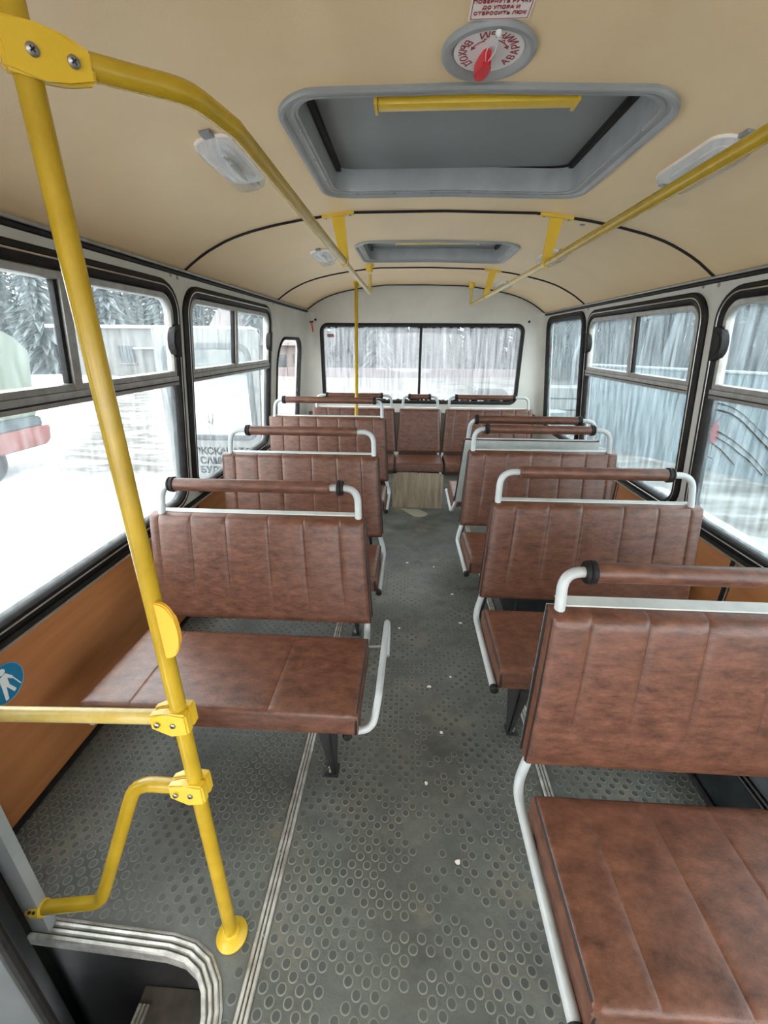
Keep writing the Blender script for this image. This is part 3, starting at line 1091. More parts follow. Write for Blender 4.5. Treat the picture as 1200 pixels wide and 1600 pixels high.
def rail_bracket(parent, x, y, zr, top_x, w=.075):
    zt_ = zc(top_x)
    bm = bmesh.new()
    for sg in (1,):
        lo = [(x - .020, zr + .010), (x + .020, zr + .010), (top_x + .030, zt_ - .012), (top_x - .030, zt_ - .012)]
        va = [bm.verts.new((q[0], y - .006, q[1])) for q in lo]
        vb = [bm.verts.new((q[0], y + .006, q[1])) for q in lo]
        bm.faces.new(va)
        bm.faces.new(vb[::-1])
        for k in range(4): bm.faces.new((va[k], va[(k + 1) % 4], vb[(k + 1) % 4], vb[k]))
    tl = (zc(top_x + .05) - zc(top_x - .05)) / .1
    box(bm, top_x - w, y - .016, -.012, top_x + w, y + .016, .001, lambda p: Vector((p.x, p.y, p.z + zt_ + tl * (p.x - top_x))), bev=.002)
    o = obj('bracket', bm, YELLOWBRIGHT, parent, smooth=False)
    bm = bmesh.new()
    lathe(bm, (x, y - .022, zr), (0, 1, 0), [(.0155, 0), (.0195, .001), (.0195, .043), (.0155, .044)], 18)
    obj('collar', bm, YELLOWBRIGHT, o)
    for dx in (-w * .75, w * .75):
        screw(o, (top_x + dx, y, zt_ + tl * dx - .012), (0, 0, -1), .006)
    return o


def ceil_socket(parent, x, y):
    bm = bmesh.new()
    z = zc(x)
    lathe(bm, (x, y, z), (0, 0, -1), [(.034, 0), (.034, .008), (.027, .02), (.025, .05), (.020, .054)], 18)
    obj('ceiling_socket', bm, YELLOWBRIGHT, parent)


rail_bracket(rail_l, -.328, 2.335, 1.857, -.353)
ceil_socket(rail_l, -.333, 3.745)
rail_r = empty('ceiling_handrail', (.618, 1.0, 1.848), 'straight yellow ceiling handrail on the right with two T brackets', 'handrail')
bm = bmesh.new()
tube(bm, fillet([(.620, -.9, 1.848), (.628, 2.36, 1.848)], .05), .0158, 16)
obj('tube', bm, YELLOW, rail_r)
bm = bmesh.new()
tube(bm, fillet([(.628, 2.35, 1.848), (.603, 3.9, 1.848), (.592, 4.755, 1.848), (.592, 4.765, 2.0)], [.5, .022], 6), .0135, 14)
obj('rear_tube', bm, YELLOWWORN, rail_r)
rail_bracket(rail_r, .628, 2.335, 1.848, .650)
rail_bracket(rail_r, .604, 3.92, 1.848, .645, .068)
ceil_socket(rail_r, .590, 4.77)
rail_bracket(rail_r, .620, -.6, 1.848, .64)

p2 = empty('grab_pole', (-.50, 4.02, 0), 'thin yellow pole far back in front of the rear window', 'pole')
bm = bmesh.new()
tube(bm, [(-.487, 3.66, .0), (-.497, 4.10, .935), (-.526, 4.50, 2.02)], .0165, 12)
obj('tube', bm, YELLOW, p2)
bm = bmesh.new()
lathe(bm, (-.487, 3.66, 0), (0, 0, 1), [(.038, 0), (.036, .01), (.022, .02)], 16)
obj('floor_flange', bm, YELLOWWORN, p2)
ceil_socket(p2, -.527, 4.515)

g1 = empty('guard_rail', (-.7, .65, .74), 'straight yellow guard rail running from the pole to the left edge', 'handrail')
bm = bmesh.new()
q = pole_at(.757)
tube(bm, [(q.x - .03, q.y, .756), (-.985, .645, .738)], .0158, 16)
obj('tube', bm, YELLOWWORN, g1)
bm = bmesh.new()
lathe(bm, (-.972, .645, .738), (-1, 0, 0), [(.019, 0), (.028, .004), (.028, .014)], 16)
obj('end_flange', bm, YELLOWBRIGHT, g1)
g2 = empty('guard_rail', (-.7, .62, .1), 'bent yellow guard rail low over the step well trim', 'handrail')
bm = bmesh.new()
q = pole_at(.555)
tube(bm, fillet([(q.x - .03, q.y, .552), (-.610, .645, .548), (-.770, .607, .135), (-.975, .602, .088)], [.075, .06], 10), .0165, 16)
obj('tube', bm, YELLOW, g2)
bm = bmesh.new()
lathe(bm, (-.930, .602, .098), (-1, 0, -.2), [(.018, 0), (.021, .003), (.021, .030), (.018, .034)], 16)
sl = obj('end_sleeve', bm, YELLOWBRIGHT, g2)
for dx in (-.945, -.957):
    bm = bmesh.new()
    lathe(bm, (dx, .586, .108), (0, -.8, .5), [(.004, 0), (.004, .0025)], 8)
    obj('screw_hole', bm, DARK, sl)

# grey door post and folded door leaf at the bottom left corner
dp = empty('door_post', (-.96, .61, 0), 'grey upright post at the rear edge of the step well', 'post')
bm = bmesh.new()
box(bm, -.99, .592, .0, -.938, .620, 1.80, bev=.004)
obj('upright', bm, mat('pale_grey_post', (.30, .315, .31), (.36, .375, .37), scale=8, rough=.5), dp)
bm = bmesh.new()
box(bm, -1.05, .58, -.6, -.991, .62, 1.80, bev=.004)
obj('rubber_edge', bm, BLACK, dp)
dl = empty('door_leaf', (-.95, .41, -.6), 'grey folding door leaf at the bottom left corner', 'door')
bm = bmesh.new()
box(bm, -1.2, .385, -.80, -.742, .415, 1.75, bev=.006)
obj('leaf_panel', bm, mat('dark_grey_leaf', (.065, .072, .07), (.09, .098, .094), scale=8, rough=.55), dl)
bm = bmesh.new()
tube(bm, [(-.740, .40, -.8), (-.740, .40, 1.75)], .010, 8)
obj('edge_rubber', bm, BLACK, dl)

# ------------------------------------------------------------------ roof hatches, dial, lamps
def MC(x, y, w=0): return Vector((x, y, zc(x) - w))


def hatch(y0, y1, label, bar_y):
    h = empty('roof_hatch', (.146, (y0 + y1) / 2, 2.06), label, 'hatch', 'grey roof hatches')
    R = (HX0, y0, HX1, y1, .125)

    def seg(R, off):
        return rrin(R, off, 10)
    prof = [(0, -.005), (0, .007), (.004, .012), (.012, .0125), (.017, .009), (.020, .003), (.032, .0022), (.034, .005), (.042, .005), (.044, .0015), (.052, .001), (.0545, -.01), (.058, -.05), (.060, -.072), (.045, -.072), (.040, -.003)]
    L = []
    for o_, w in prof:
        lp = subdiv_fixed(seg(R, o_))
        L.append([MC(p[0], p[1], w) for p in lp])
    bm = bmesh.new()
    loops(bm, L, True)
    fr = obj('hatch_frame', bm, HATCH, h)
    bm = bmesh.new()
    lp = seg(R, .062)
    slab(bm, lp, lambda x, y, w: Vector((x, y, 2.132 + w + (y - y0) * .0)), 0, .012)
    obj('lid', bm, HATCHLID, h)
    for x in (HX0 + .070, HX1 - .070):  # black strip put in for the shaded gap along each lid side
        bm = bmesh.new()
        box(bm, x - .009, y0 + .10, 2.112, x + .009, y1 - .10, 2.131, bev=.002)
        obj('gap_shade_strip', bm, BLACK, h)
    bm = bmesh.new()
    box(bm, -.100, bar_y - .020, 2.052, .394, bar_y + .022, 2.076, bev=.008)
    bb = obj('pull_bar', bm, YELLOWBRIGHT, h)
    for x in (-.103, .395):
        bm = bmesh.new()
        box(bm, x - .004, bar_y - .028, 2.050, x + .004, bar_y + .03, 2.131, bev=.001)
        obj('bar_end', bm, YELLOWBRIGHT, bb)
    for k in range(6):
        x = -.23 + k * .15
        bm = bmesh.new()
        lathe(bm, MC(x, y1 - .038, .004), (0, -.2, -1), [(.006, 0), (.005, .003), (.002, .004)], 8)
        obj('screw', bm, SCREW, fr)
    for k in range(3):
        for x in (HX0 + .038, HX1 - .038):
            bm = bmesh.new()
            lathe(bm, MC(x, y0 + .2 + k * .2, .004), (0, 0, -1), [(.006, 0), (.005, .003), (.002, .004)], 8)
            obj('screw', bm, SCREW, fr)
    return h


def subdiv_fixed(L, k_long=14):
    """Split the long straight sides evenly so the frame can follow the curved roof."""
    out = []
    n = len(L)
    for i, p in enumerate(L):
        q = L[(i + 1) % n]
        k = k_long if (i % 11) == 10 else 1
        for j in range(k):
            out.append((p[0] + (q[0] - p[0]) * j / k, p[1] + (q[1] - p[1]) * j / k))
    return out


hatch(HY[0][0], HY[0][1], 'large grey roof hatch with yellow pull bar, nearest overhead', 1.382)
h2 = hatch(HY[1][0], HY[1][1], 'smaller looking farther grey roof hatch with yellow pull bar', 2.995)
bm = bmesh.new()
lathe(bm, (.50, 3.16, 2.131), (0, 0, -1), [(.085, 0), (.085, .012), (.07, .018), (.065, .008), (.05, .008), (.045, .016), (.01, .016)], 24)
obj('vent_cap', bm, HATCH, h2)

dial = empty('emergency_dial', (.146, 1.19, 2.06), 'round grey emergency exit dial with a red knob on the ceiling', 'dial')
DC = Vector((.146, 1.186, 2.064))
bm = bmesh.new()
lathe(bm, DC, (0, 0, -1), [(.098, -.003), (.098, .004), (.094, .010), (.088, .0115), (.083, .010), (.073, -.0005), (.0, -.0005)], 40)
obj('bezel', bm, HATCH, dial)
bm = bmesh.new()
lathe(bm, DC + Vector((0, -.004, 0)), (0, 0, -1), [(.072, 0), (.072, .003), (.0, .003)], 40)
face = obj('dial_face', bm, DIALWHITE, dial)
fz = 2.064 - .0032
s_txt = 'АВАРИЙНЫЙ ВЫХОД'
for k, ch in enumerate(s_txt):
    if ch == ' ': continue
    phi = math.radians(-42 + k * 18.9)
    e = Vector((math.cos(phi), -math.sin(phi), 0))
    o3 = Vector((DC.x, DC.y - .004, fz)) + e * .055
    upv = -e
    rgt = Vector((-math.sin(phi), -math.cos(phi), 0))
    text_obj('letter', ch, .0235, frame_mtx(o3, rgt, upv), REDINK, face)
for sg in (1, -1):
    pts = []
    for k in range(9):
        a = PI / 2 - sg * math.radians(20 + k * 6)
        pts.append(Vector((DC.x + .037 * math.cos(a), DC.y - .004 - .037 * math.sin(a), fz)))
    bm = bmesh.new()
    tube(bm, pts, .0011, 6)
    t_ = (pts[-1] - pts[-2]).normalized()
    nrm = Vector((-t_.y, t_.x, 0))
    vs = [bm.verts.new(pts[-1] + q) for q in (t_ * .008, nrm * .005 - t_ * .002, -nrm * .005 - t_ * .002)]
    vs2 = [bm.verts.new(v_.co + Vector((0, 0, -.001))) for v_ in vs]
    bm.faces.new(vs)
    bm.faces.new(vs2[::-1])
    for k in range(3): bm.faces.new((vs[k], vs[(k + 1) % 3], vs2[(k + 1) % 3], vs2[k]))
    obj('arrow', bm, REDINK, face, smooth=False)
bm = bmesh.new()
L = [(.004, .020), (-.006, .019), (-.010, .008), (-.016, -.012), (-.022, -.030), (-.022, -.044), (-.014, -.052), (-.002, -.052), (.005, -.044), (.007, -.028), (.006, -.008), (.009, .008)]
slab(bm, L, lambda a, q, w: Vector((DC.x + a - .002, DC.y - q, 2.050 - w)), -.012, .014)
bmesh.ops.bevel(bm, geom=list(bm.edges), offset=.004, segments=2, affect='EDGES')
obj('knob', bm, RED, dial)
bm = bmesh.new()
for off in (-.006, .004):
    tube(bm, [(DC.x + off + .004, DC.y - .085, 2.046), (DC.x + off * 1.8, DC.y - .05, 2.038), (DC.x + off * .6 - .003, DC.y - .016, 2.040)], .0009, 6)
lathe(bm, (DC.x + .006, DC.y - .088, 2.05), (0, 0, -1), [(.006, 0), (.006, .006), (.002, .008)], 10)
obj('seal_wire', bm, WIRE, dial)

st_ = empty('instruction_label', (.147, 1.06, 2.064), 'small white label with red capitals above the round dial', 'label')
bm = bmesh.new()
box(bm, .092, .985, -.0042, .204, 1.088, .001, lambda p: Vector((p.x, p.y, p.z + 2.0645)))
obj('paper', bm, PAPER, st_, smooth=False)
bm = bmesh.new()
ring(bm, (.095, .988, .201, 1.085, .001), [(0, .004), (0, .0046), (.0014, .0046), (.0014, .004)], lambda x, y, w: Vector((x, y, 2.0645 - w)))
obj('border', bm, REDINK, st_, smooth=False)
for k, ln_ in enumerate(('ПОВЕРНУТЬ РУЧКУ', 'ДО УПОРА И', 'ОТБРОСИТЬ ЛЮК')):
    text_obj('lettering', ln_, .0108, frame_mtx((.147, 1.040 + k * .0145, 2.0645 - .0049), (1, 0, 0), (0, -1, 0)), REDINK, st_)


def lamp(x, y, label):
    t = (zc(x + .05) - zc(x - .05)) / .1
    o = empty('ceiling_lamp', (x, y, zc(x)), label, 'lamp', 'clear ceiling lamps')

    def Q(a, b_, w):
        n_ = Vector((t, 0, -1)).normalized()
        return Vector((x + a, y + b_, zc(x) + t * a)) + n_ * w
    bm = bmesh.new()
    slab(bm, rr(-.062, -.175, .062, .175, .05, 8), Q, -.004, .008)
    obj('base', bm, PAPER, o)
    bm = bmesh.new()
    L = []
    for o_, w in ((0.004, .007), (.006, .022), (.014, .034), (.026, .040)):
        L.append([Q(p[0], p[1], w) for p in rrin((-.062, -.175, .062, .175, .05), o_, 8)])
    vs = loops(bm, L)
    bm.faces.new(vs[-1])
    obj('lens', bm, LENS, o)
    bm = bmesh.new()
    slab(bm, rr(-.03, -.13, .03, .13, .02, 5), Q, .008, .012)
    ref = obj('reflector', bm, LENSWHITE, o)
    bm = bmesh.new()
    tube(bm, [Q(0, -.1, .022), Q(0, -.06, .022), Q(0, -.055, .022), Q(0, .055, .022), Q(0, .06, .022), Q(0, .1, .022)], [.004, .004, .009, .009, .004, .004], 10)
    obj('bulb', bm, WIRE, o)
    for e in (-.19, .19):
        bm = bmesh.new()
        box(bm, -.015, e - .02, 0, .015, e + .02, .008, lambda p: Q(p.x, p.y, p.z), bev=.002)
        obj('clip', bm, GREYPOST, o)


lamp(-.572, 1.62, 'clear ceiling lamp beside the left handrail, nearest one')
lamp(.862, 1.63, 'clear ceiling lamp half hidden by the right handrail near the large hatch')
lamp(-.580, 3.17, 'small looking clear lamp left of the farther roof hatch')
lamp(.872, 3.12, 'clear lamp behind the right handrail beside the farther hatch')
lamp(.862, 4.55, 'farthest clear lamp on the ceiling by the rear T bracket')
for x, y in ((-.50, 2.48), (.80, 2.42)):
    bm = bmesh.new()
    lathe(bm, (x, y, zc(x)), (0, 0, -1), [(.014, -.002), (.014, .002), (.009, .004)], 12)
    obj('plug', bm, GREYPOST, ceiling)

# ------------------------------------------------------------------ small interior things
stk = empty('wall_sticker', (LX, .975, .487), 'round blue sticker with a white walking figure and cane', 'sticker')
SC0 = Vector((LX + .0004, .975, .487))


def MS(a, q, w=0): return SC0 + Vector((w, a, q))        # +Y is towards the rear, image right


bm = bmesh.new()
slab(bm, [(.066 * math.cos(2 * PI * k / 40), .066 * math.sin(2 * PI * k / 40)) for k in range(40)], MS, 0, .001)
obj('disc', bm, BLUE, stk, smooth=False)
bm = bmesh.new()
for P_ in ([(.011 * math.cos(2 * PI * k / 16) + .002, .043 + .011 * math.sin(2 * PI * k / 16)) for k in range(16)],
           [(-.012, .028), (.012, .031), (.030, .006), (.024, .000), (.012, .014), (.011, -.012), (-.014, -.012)][::-1],
           [(-.014, -.012), (.0, -.012), (-.006, -.055), (-.017, -.055)][::-1],
           [(.0, -.012), (.011, -.012), (.026, -.042), (.017, -.047)][::-1],
           [(.026, .002), (.029, .003), (.046, -.038), (.043, -.039)][::-1],
           [(-.012, .028), (-.014, .010), (-.030, -.010), (-.035, -.005), (-.022, .018)]):
    slab(bm, P_, MS, .001, .0016)
obj('figure', bm, mat('sticker_white', (.74, .76, .74), rough=.5), stk, smooth=False)
bm = bmesh.new()
lp = [MS(.064 * math.cos(2 * PI * k / 40), .064 * math.sin(2 * PI * k / 40), .001) for k in range(41)]
tube(bm, lp, .0009, 5, False)
obj('rim', bm, mat('sticker_pale_blue', (.25, .42, .52), rough=.5), stk)

bd = empty('wooden_board', (.105, 3.86, 0), 'wood-patterned board closing the space under the single rear seat', 'board')
bm = bmesh.new()
slab(bm, [(-.135, .004), (.345, .0), (.345, .352), (.115, .356), (.113, .345), (.107, .345), (.105, .356), (-.137, .360)], lambda a, q, w: Vector((a, 3.862 + w + .01 * q, q)), 0, .014)
obj('panel', bm, BOARD, bd, smooth=False)
for x in (-.118, .325):
    screw(bd, (x, 3.865, .338), (0, -1, 0), .007)
bm = bmesh.new()
slab(bm, [(-.06, 3.84), (.02, 3.72), (.06, 3.66), (.10, 3.625), (.15, 3.635), (.19, 3.67), (.205, 3.72), (.185, 3.76), (.12, 3.83)][::1], lambda x, y, w: Vector((x, y, w)), .0002, .0015)
tag(obj('floor_patch', bm, PATCH, smooth=False), 'pale tape patch on the floor in front of the wooden board', 'patch')

rm = random.Random(3)
for i, (px, py) in enumerate(((.235, 1.62), (.13, 1.55), (.17, 1.30), (.02, 2.75), (.21, 2.70), (.31, 2.35), (.10, 1.08), (.33, 2.05), (-.02, 1.98), (.19, .83))):
    bm = bmesh.new()
    L = [(px + (.004 + rm.random() * .004) * math.cos(a) * (1.6 if i % 2 else 1), py + (.004 + rm.random() * .005) * math.sin(a)) for a in [k * PI / 3.5 for k in range(7)]]
    slab(bm, L, lambda x, y, w: Vector((x, y, w)), .0003, .003)
    tag(obj('paper_scrap', bm, PAPER, smooth=False), 'tiny pale scrap lying on the aisle floor', 'litter', 'tiny scraps on the aisle floor')

ht = empty('heater', (1.3, 1.2, 0), 'black ribbed heater box under the nearest right seat by the wall', 'heater')
bm = bmesh.new()
box(bm, 1.10, .72, 0, 1.53, 1.62, .19, bev=.006)
obj('casing', bm, HEAT, ht)
for k in range(3):
    bm = bmesh.new()
    box(bm, 1.096 + .018 * k, .74, .192, 1.104 + .018 * k, 1.60, .198, bev=.001)
    obj('rib', bm, BLACK, ht)
bm = bmesh.new()
tube(bm, [(1.085, .5, .012), (1.085, 1.9, .012)], .011, 8)
obj('pipe', bm, BLACKMETAL, ht)
wb = empty('wheel_arch_box', (.9, 2.3, 0), 'dark grey box on the floor behind the second right seat', 'box')
bm = bmesh.new()
box(bm, .60, 2.06, 0, 1.30, 2.72, .27, bev=.008)
obj('casing', bm, HEAT, wb)
for x in (.63, .86, 1.09):
    bm = bmesh.new()
    box(bm, x - .004, 2.056, .0, x + .004, 2.061, .262)
    obj('seam', bm, BLACKMETAL, wb, smooth=False)
hb = empty('heater', (-.5, 4.2, 0), 'dark blue finned heater under the rear left seat', 'heater')
bm = bmesh.new()
box(bm, -.9, 4.05, 0, -.20, 4.3, .30, bev=.006)
obj('casing', bm, mat('dark_blue_paint', (.012, .018, .03), rough=.4), hb)
for k in range(7):
    bm = bmesh.new()
    box(bm, -.9, 4.035, .03 + k * .037, -.20, 4.05, .036 + k * .037)
    obj('fin', bm, BLACKMETAL, hb, smooth=False)

hm = empty('emergency_hammer', (-1.09, 5.02, 1.62), 'red emergency hammer hanging left of the rear window', 'hammer')
bm = bmesh.new()
tube(bm, [(-1.082, 5.012, 1.70), (-1.072, 5.012, 1.60)], .007, 8)
obj('handle', bm, RED, hm)
bm = bmesh.new()
tube(bm, [(-1.105, 5.012, 1.70), (-1.06, 5.012, 1.705)], .009, 8)
obj('head', bm, mat('dark_red_metal', (.16, .03, .03), rough=.4), hm)
for nm, M_, y, z, w_, h_, lab in (('window_sticker', MB_, -.885, 1.565, .075, .034, 'small pinkish sticker at the upper left of the rear window'),
                                 ('window_sticker', MR, 4.84, 1.42, .05, .05, 'small pinkish sticker on the narrow rear right window')):
    bm = bmesh.new()
    slab(bm, [(y - w_ / 2, z - h_ / 2), (y + w_ / 2, z - h_ / 2), (y + w_ / 2, z + h_ / 2), (y - w_ / 2, z + h_ / 2)], M_, -.0075, -.006)
    tag(obj(nm, bm, mat('faded_pink_label' + str(len(MATS)), (.28, .13, .12), rough=.5), smooth=False), lab, 'sticker')

# glass-and-flame mark on the right window
gm_ = empty('window_sticker', MR(2.10, 1.06, 0), 'small pink goblet-shaped mark on the near right window', 'sticker')
bm = bmesh.new()
slab(bm, [(a + .05, q + .022) for a, q in [(2.135, 1.03), (2.145, 1.075), (2.14, 1.10), (2.115, 1.125), (2.09, 1.16), (2.10, 1.12), (2.085, 1.10), (2.078, 1.06), (2.09, 1.03), (2.11, 1.015)]], MR, -.0075, -.0060)
obj('bowl', bm, glass('pink_film', (.86, .66, .67), (.18, .22), (.50, .34, .35)), gm_, smooth=False)
bm = bmesh.new()
slab(bm, [(2.159, .975), (2.163, .975), (2.163, 1.038), (2.159, 1.038)], MR, -.0075, -.0060)
slab(bm, [(2.135, .970), (2.187, .970), (2.187, .976), (2.135, .976)], MR, -.0075, -.0060)
obj('stem', bm, mat('grey_print', (.30, .32, .33), rough=.5), gm_, smooth=False)
gl2 = empty('window_sticker', ML(2.62, 1.0, 0), 'thin grey leaf-shaped mark on the second left window', 'sticker')
bm = bmesh.new()
for pts in ([(2.55, 1.05), (2.545, 1.01), (2.57, .97), (2.60, 1.0), (2.61, 1.05), (2.59, 1.02), (2.57, 1.03), (2.55, 1.05)], [(2.57, .97), (2.57, .93)], [(2.56, 1.03), (2.54, 1.09), (2.575, 1.04)], [(2.59, 1.03), (2.615, 1.10), (2.60, 1.02)]):
    tube(bm, [ML(a, q, -.007) for a, q in pts], .0022, 5)
obj('outline', bm, mat('grey_print_line', (.25, .27, .28), rough=.5), gl2)

# dusty arcs left by a wiping hand on the near right window
DUST = mat('dried_mud_smear', (.16, .14, .11), (.28, .24, .19), scale=60, rough=.8)
SMEARS = (('upper line of the higher dusty arc', .0035, [(2.187, 1.235), (2.084, 1.231), (2.004, 1.208), (1.924, 1.172), (1.826, 1.126), (1.71, 1.063)]),
          ('lower line of the higher dusty arc', .006, [(2.183, 1.205), (2.084, 1.202), (2.012, 1.181), (1.931, 1.143), (1.814, 1.086), (1.698, 1.022)]),
          ('upper line of the middle dusty arc', .0035, [(2.156, 1.108), (2.043, 1.088), (1.961, 1.062), (1.897, 1.04), (1.80, .99)]),
          ('lower line of the middle dusty arc', .005, [(2.157, 1.079), (2.051, 1.059), (1.969, 1.034), (1.917, 1.021), (1.83, .98)]),
          ('lowest short dusty arc', .005, [(2.19, 1.05), (2.114, 1.029), (2.059, 1.008), (2.0, .98)]))
for k, (lab, wd, pts) in enumerate(SMEARS):
    P3 = fillet([Vector((a, q, 0)) for a, q in pts], .3, 4)
    dense = []
    for a, c_ in zip(P3, P3[1:]):
        m_ = max(1, int((c_ - a).length / .012))
        dense += [a.lerp(c_, q / m_) for q in range(m_)]
    dense.append(P3[-1])
    L0, L1_ = [], []
    for j, p in enumerate(dense):
        t = (dense[min(j + 1, len(dense) - 1)] - dense[max(j - 1, 0)]).normalized()
        ww = wd * (.5 + 1.2 * abs(noise.noise(Vector((j * .45, k * 3.3, 0)))))
        L0.append((p.x - t.y * ww, p.y + t.x * ww))
        L1_.append((p.x + t.y * ww, p.y - t.x * ww))
    bm = bmesh.new()
    slab(bm, L0 + L1_[::-1], MR, -.0140, -.0125)
    tag(obj('mud_smear', bm, DUST, smooth=False), lab + ' on the near right window', 'smear', 'dusty arcs on the near right window')

# ------------------------------------------------------------------ outside
SNOW = bpy.data.materials.new('snow_and_mud')
SNOW.use_nodes = True
nt = SNOW.node_tree
b = nt.nodes['Principled BSDF']
b.inputs['Roughness'].default_value = .75
b.inputs['Specular IOR Level'].default_value = .2
tc = nt.nodes.new('ShaderNodeTexCoord')
v = tc.outputs['Object']
sep = nt.nodes.new('ShaderNodeSeparateXYZ')
nt.links.new(v, sep.inputs[0])
mp = nt.nodes.new('ShaderNodeMapping')
mp.inputs['Scale'].default_value = (.35, 1.0, 1)
mp.inputs['Rotation'].default_value = (0, 0, .35)
nt.links.new(v, mp.inputs[0])


def mrange(nt, sock, a, c_, lo=0, hi=1):
    r_ = nt.nodes.new('ShaderNodeMapRange')
    r_.inputs['From Min'].default_value = a
    r_.inputs['From Max'].default_value = c_
    r_.inputs['To Min'].default_value = lo
    r_.inputs['To Max'].default_value = hi
    nt.links.new(sock, r_.inputs[0])
    return r_.outputs[0]


def mathn(nt, op, a, c_):
    q = nt.nodes.new('ShaderNodeMath')
    q.operation = op
    for i_, w in enumerate((a, c_)):
        if hasattr(w, 'is_output'): nt.links.new(w, q.inputs[i_])
        else: q.inputs[i_].default_value = w
    return q.outputs[0]


snowc = mixcol(nt, ramp_noise(nt, v, .8, 0, 1, .4, .65), (.52, .53, .55), (.26, .268, .278))
mudn = ramp_noise(nt, mp.outputs[0], 1.6, 0, 1, .42, .60, 8)
right = mathn(nt, 'MULTIPLY', mrange(nt, sep.outputs[0], 1.8, 3.0, 0, 1), mrange(nt, sep.outputs[1], -1.5, 1.0, 0, 1))  # ends ahead of the bus, leaving brighter snow to light the ceiling
# trodden track on the left, running roughly away from the bus
trk = mathn(nt, 'ADD', sep.outputs[0], mathn(nt, 'MULTIPLY', sep.outputs[1], .62))
trk = mrange(nt, mathn(nt, 'ABSOLUTE', mathn(nt, 'ADD', trk, .9), 0), .8, 3.2, 1, 0)
trk = mathn(nt, 'MULTIPLY', trk, mrange(nt, sep.outputs[1], 6.2, 8.2, 0, 1))
leftmask = mrange(nt, sep.outputs[0], -2.0, -3.0, 0, 1)
mask = mathn(nt, 'MAXIMUM', right, mathn(nt, 'MULTIPLY', trk, leftmask))
mudn = mathn(nt, 'MAXIMUM', mudn, mathn(nt, 'MULTIPLY', leftmask, ramp_noise(nt, mp.outputs[0], 2.2, .25, 1, .34, .52, 8)))
fac = mathn(nt, 'MULTIPLY', mask, mudn)
mudc = mixcol(nt, ramp_noise(nt, v, 5, 0, 1, .4, .6), (.030, .027, .022), (.075, .068, .056))
dimmed_slush = mixcol(nt, ramp_noise(nt, mp.outputs[0], 2.4, 0, 1, .36, .66, 9), (.085, .082, .074), (.20, .20, .195))  # slush tone, darkened further so the bright snow does not burn out
far = mrange(nt, mathn(nt, 'ADD', sep.outputs[1], mathn(nt, 'MULTIPLY', sep.outputs[0], 1.6)), 3.0, 7.0, 0, 1)
cc = mixcol(nt, mathn(nt, 'MAXIMUM', right, far), snowc, dimmed_slush)
cc = mixcol(nt, fac, cc, mudc)
nt.links.new(cc, b.inputs['Base Color'])

bm = bmesh.new()
NG = 110
vs = {}
for i in range(NG + 1):
    for j in range(NG + 1):
        x = -70 + 140 * i / NG
        x = math.copysign(abs(x / 70) ** 2.0 * 70, x)
        y = -30 + 110 * (j / NG) ** 1.7
        hgt_ = .10 * noise.noise(Vector((x * .5, y * .5, 0))) + .035 * noise.noise(Vector((x * 2.3, y * 2.3, 4))) + .18 * noise.noise(Vector((x * .08, y * .08, 9)))
        vs[i, j] = bm.verts.new((x, y, -1.0 + hgt_ * .8))
for i in range(NG):
    for j in range(NG):
        bm.faces.new((vs[i, j], vs[i + 1, j], vs[i + 1, j + 1], vs[i, j + 1]))
ground = tag(obj('ground', bm, SNOW, angle=180), kind='structure')

FENCE = mat('pale_blue_profiled_sheet', (.055, .075, .085), (.085, .11, .12), scale=1.2, stretch=(1, 1, .3), rough=.5)
fence = empty('sheet_fence', (7.0, 8.5, -1), 'pale blue corrugated sheet fence across the yard on the right', 'fence')
F0, F1 = Vector((4.75, 11.95)), Vector((14.6, -3.0))
fd = (F1 - F0).normalized()
fn = Vector((fd.y, -fd.x))
flen = (F1 - F0).length
npan = 16
FT, FB = .98, -1.05
for k in range(npan):
    a0, a1 = flen * k / npan, flen * (k + 1) / npan - .012
    bm = bmesh.new()
    per, dep = .14, .028
    n = int((a1 - a0) / (per / 4))
    rows = []
    for i in range(n + 1):
        a = a0 + (a1 - a0) * i / n
        o_ = dep if (i % 4) in (1, 2) else 0
        p = F0 + fd * a + fn * o_
        rows.append((bm.verts.new((p.x, p.y, FB)), bm.verts.new((p.x, p.y, FT + random.uniform(-.004, .004)))))
    for r0, r1 in zip(rows, rows[1:]): bm.faces.new((r0[0], r1[0], r1[1], r0[1]))
    obj('sheet', bm, FENCE, fence, smooth=False)
bm = bmesh.new()
p, q = F0 + fn * .05, F1 + fn * .05
tube(bm, [(p.x, p.y, FT), (q.x, q.y, FT)], .035, 6)
obj('top_rail', bm, mat('pale_rail', (.12, .14, .145), rough=.5), fence)

BARK = mat('hazy_bark', (.055, .062, .066), (.08, .088, .092), scale=3, rough=.9)  # distance haze is mixed into these bark, needle and twig colours
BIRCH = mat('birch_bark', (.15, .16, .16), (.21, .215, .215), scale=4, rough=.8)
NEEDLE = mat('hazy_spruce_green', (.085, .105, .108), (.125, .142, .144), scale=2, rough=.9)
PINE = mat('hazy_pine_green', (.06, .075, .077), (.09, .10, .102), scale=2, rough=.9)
TWIG = mat('hazy_twigs', (.075, .083, .087), (.11, .115, .117), scale=2, rough=.9)


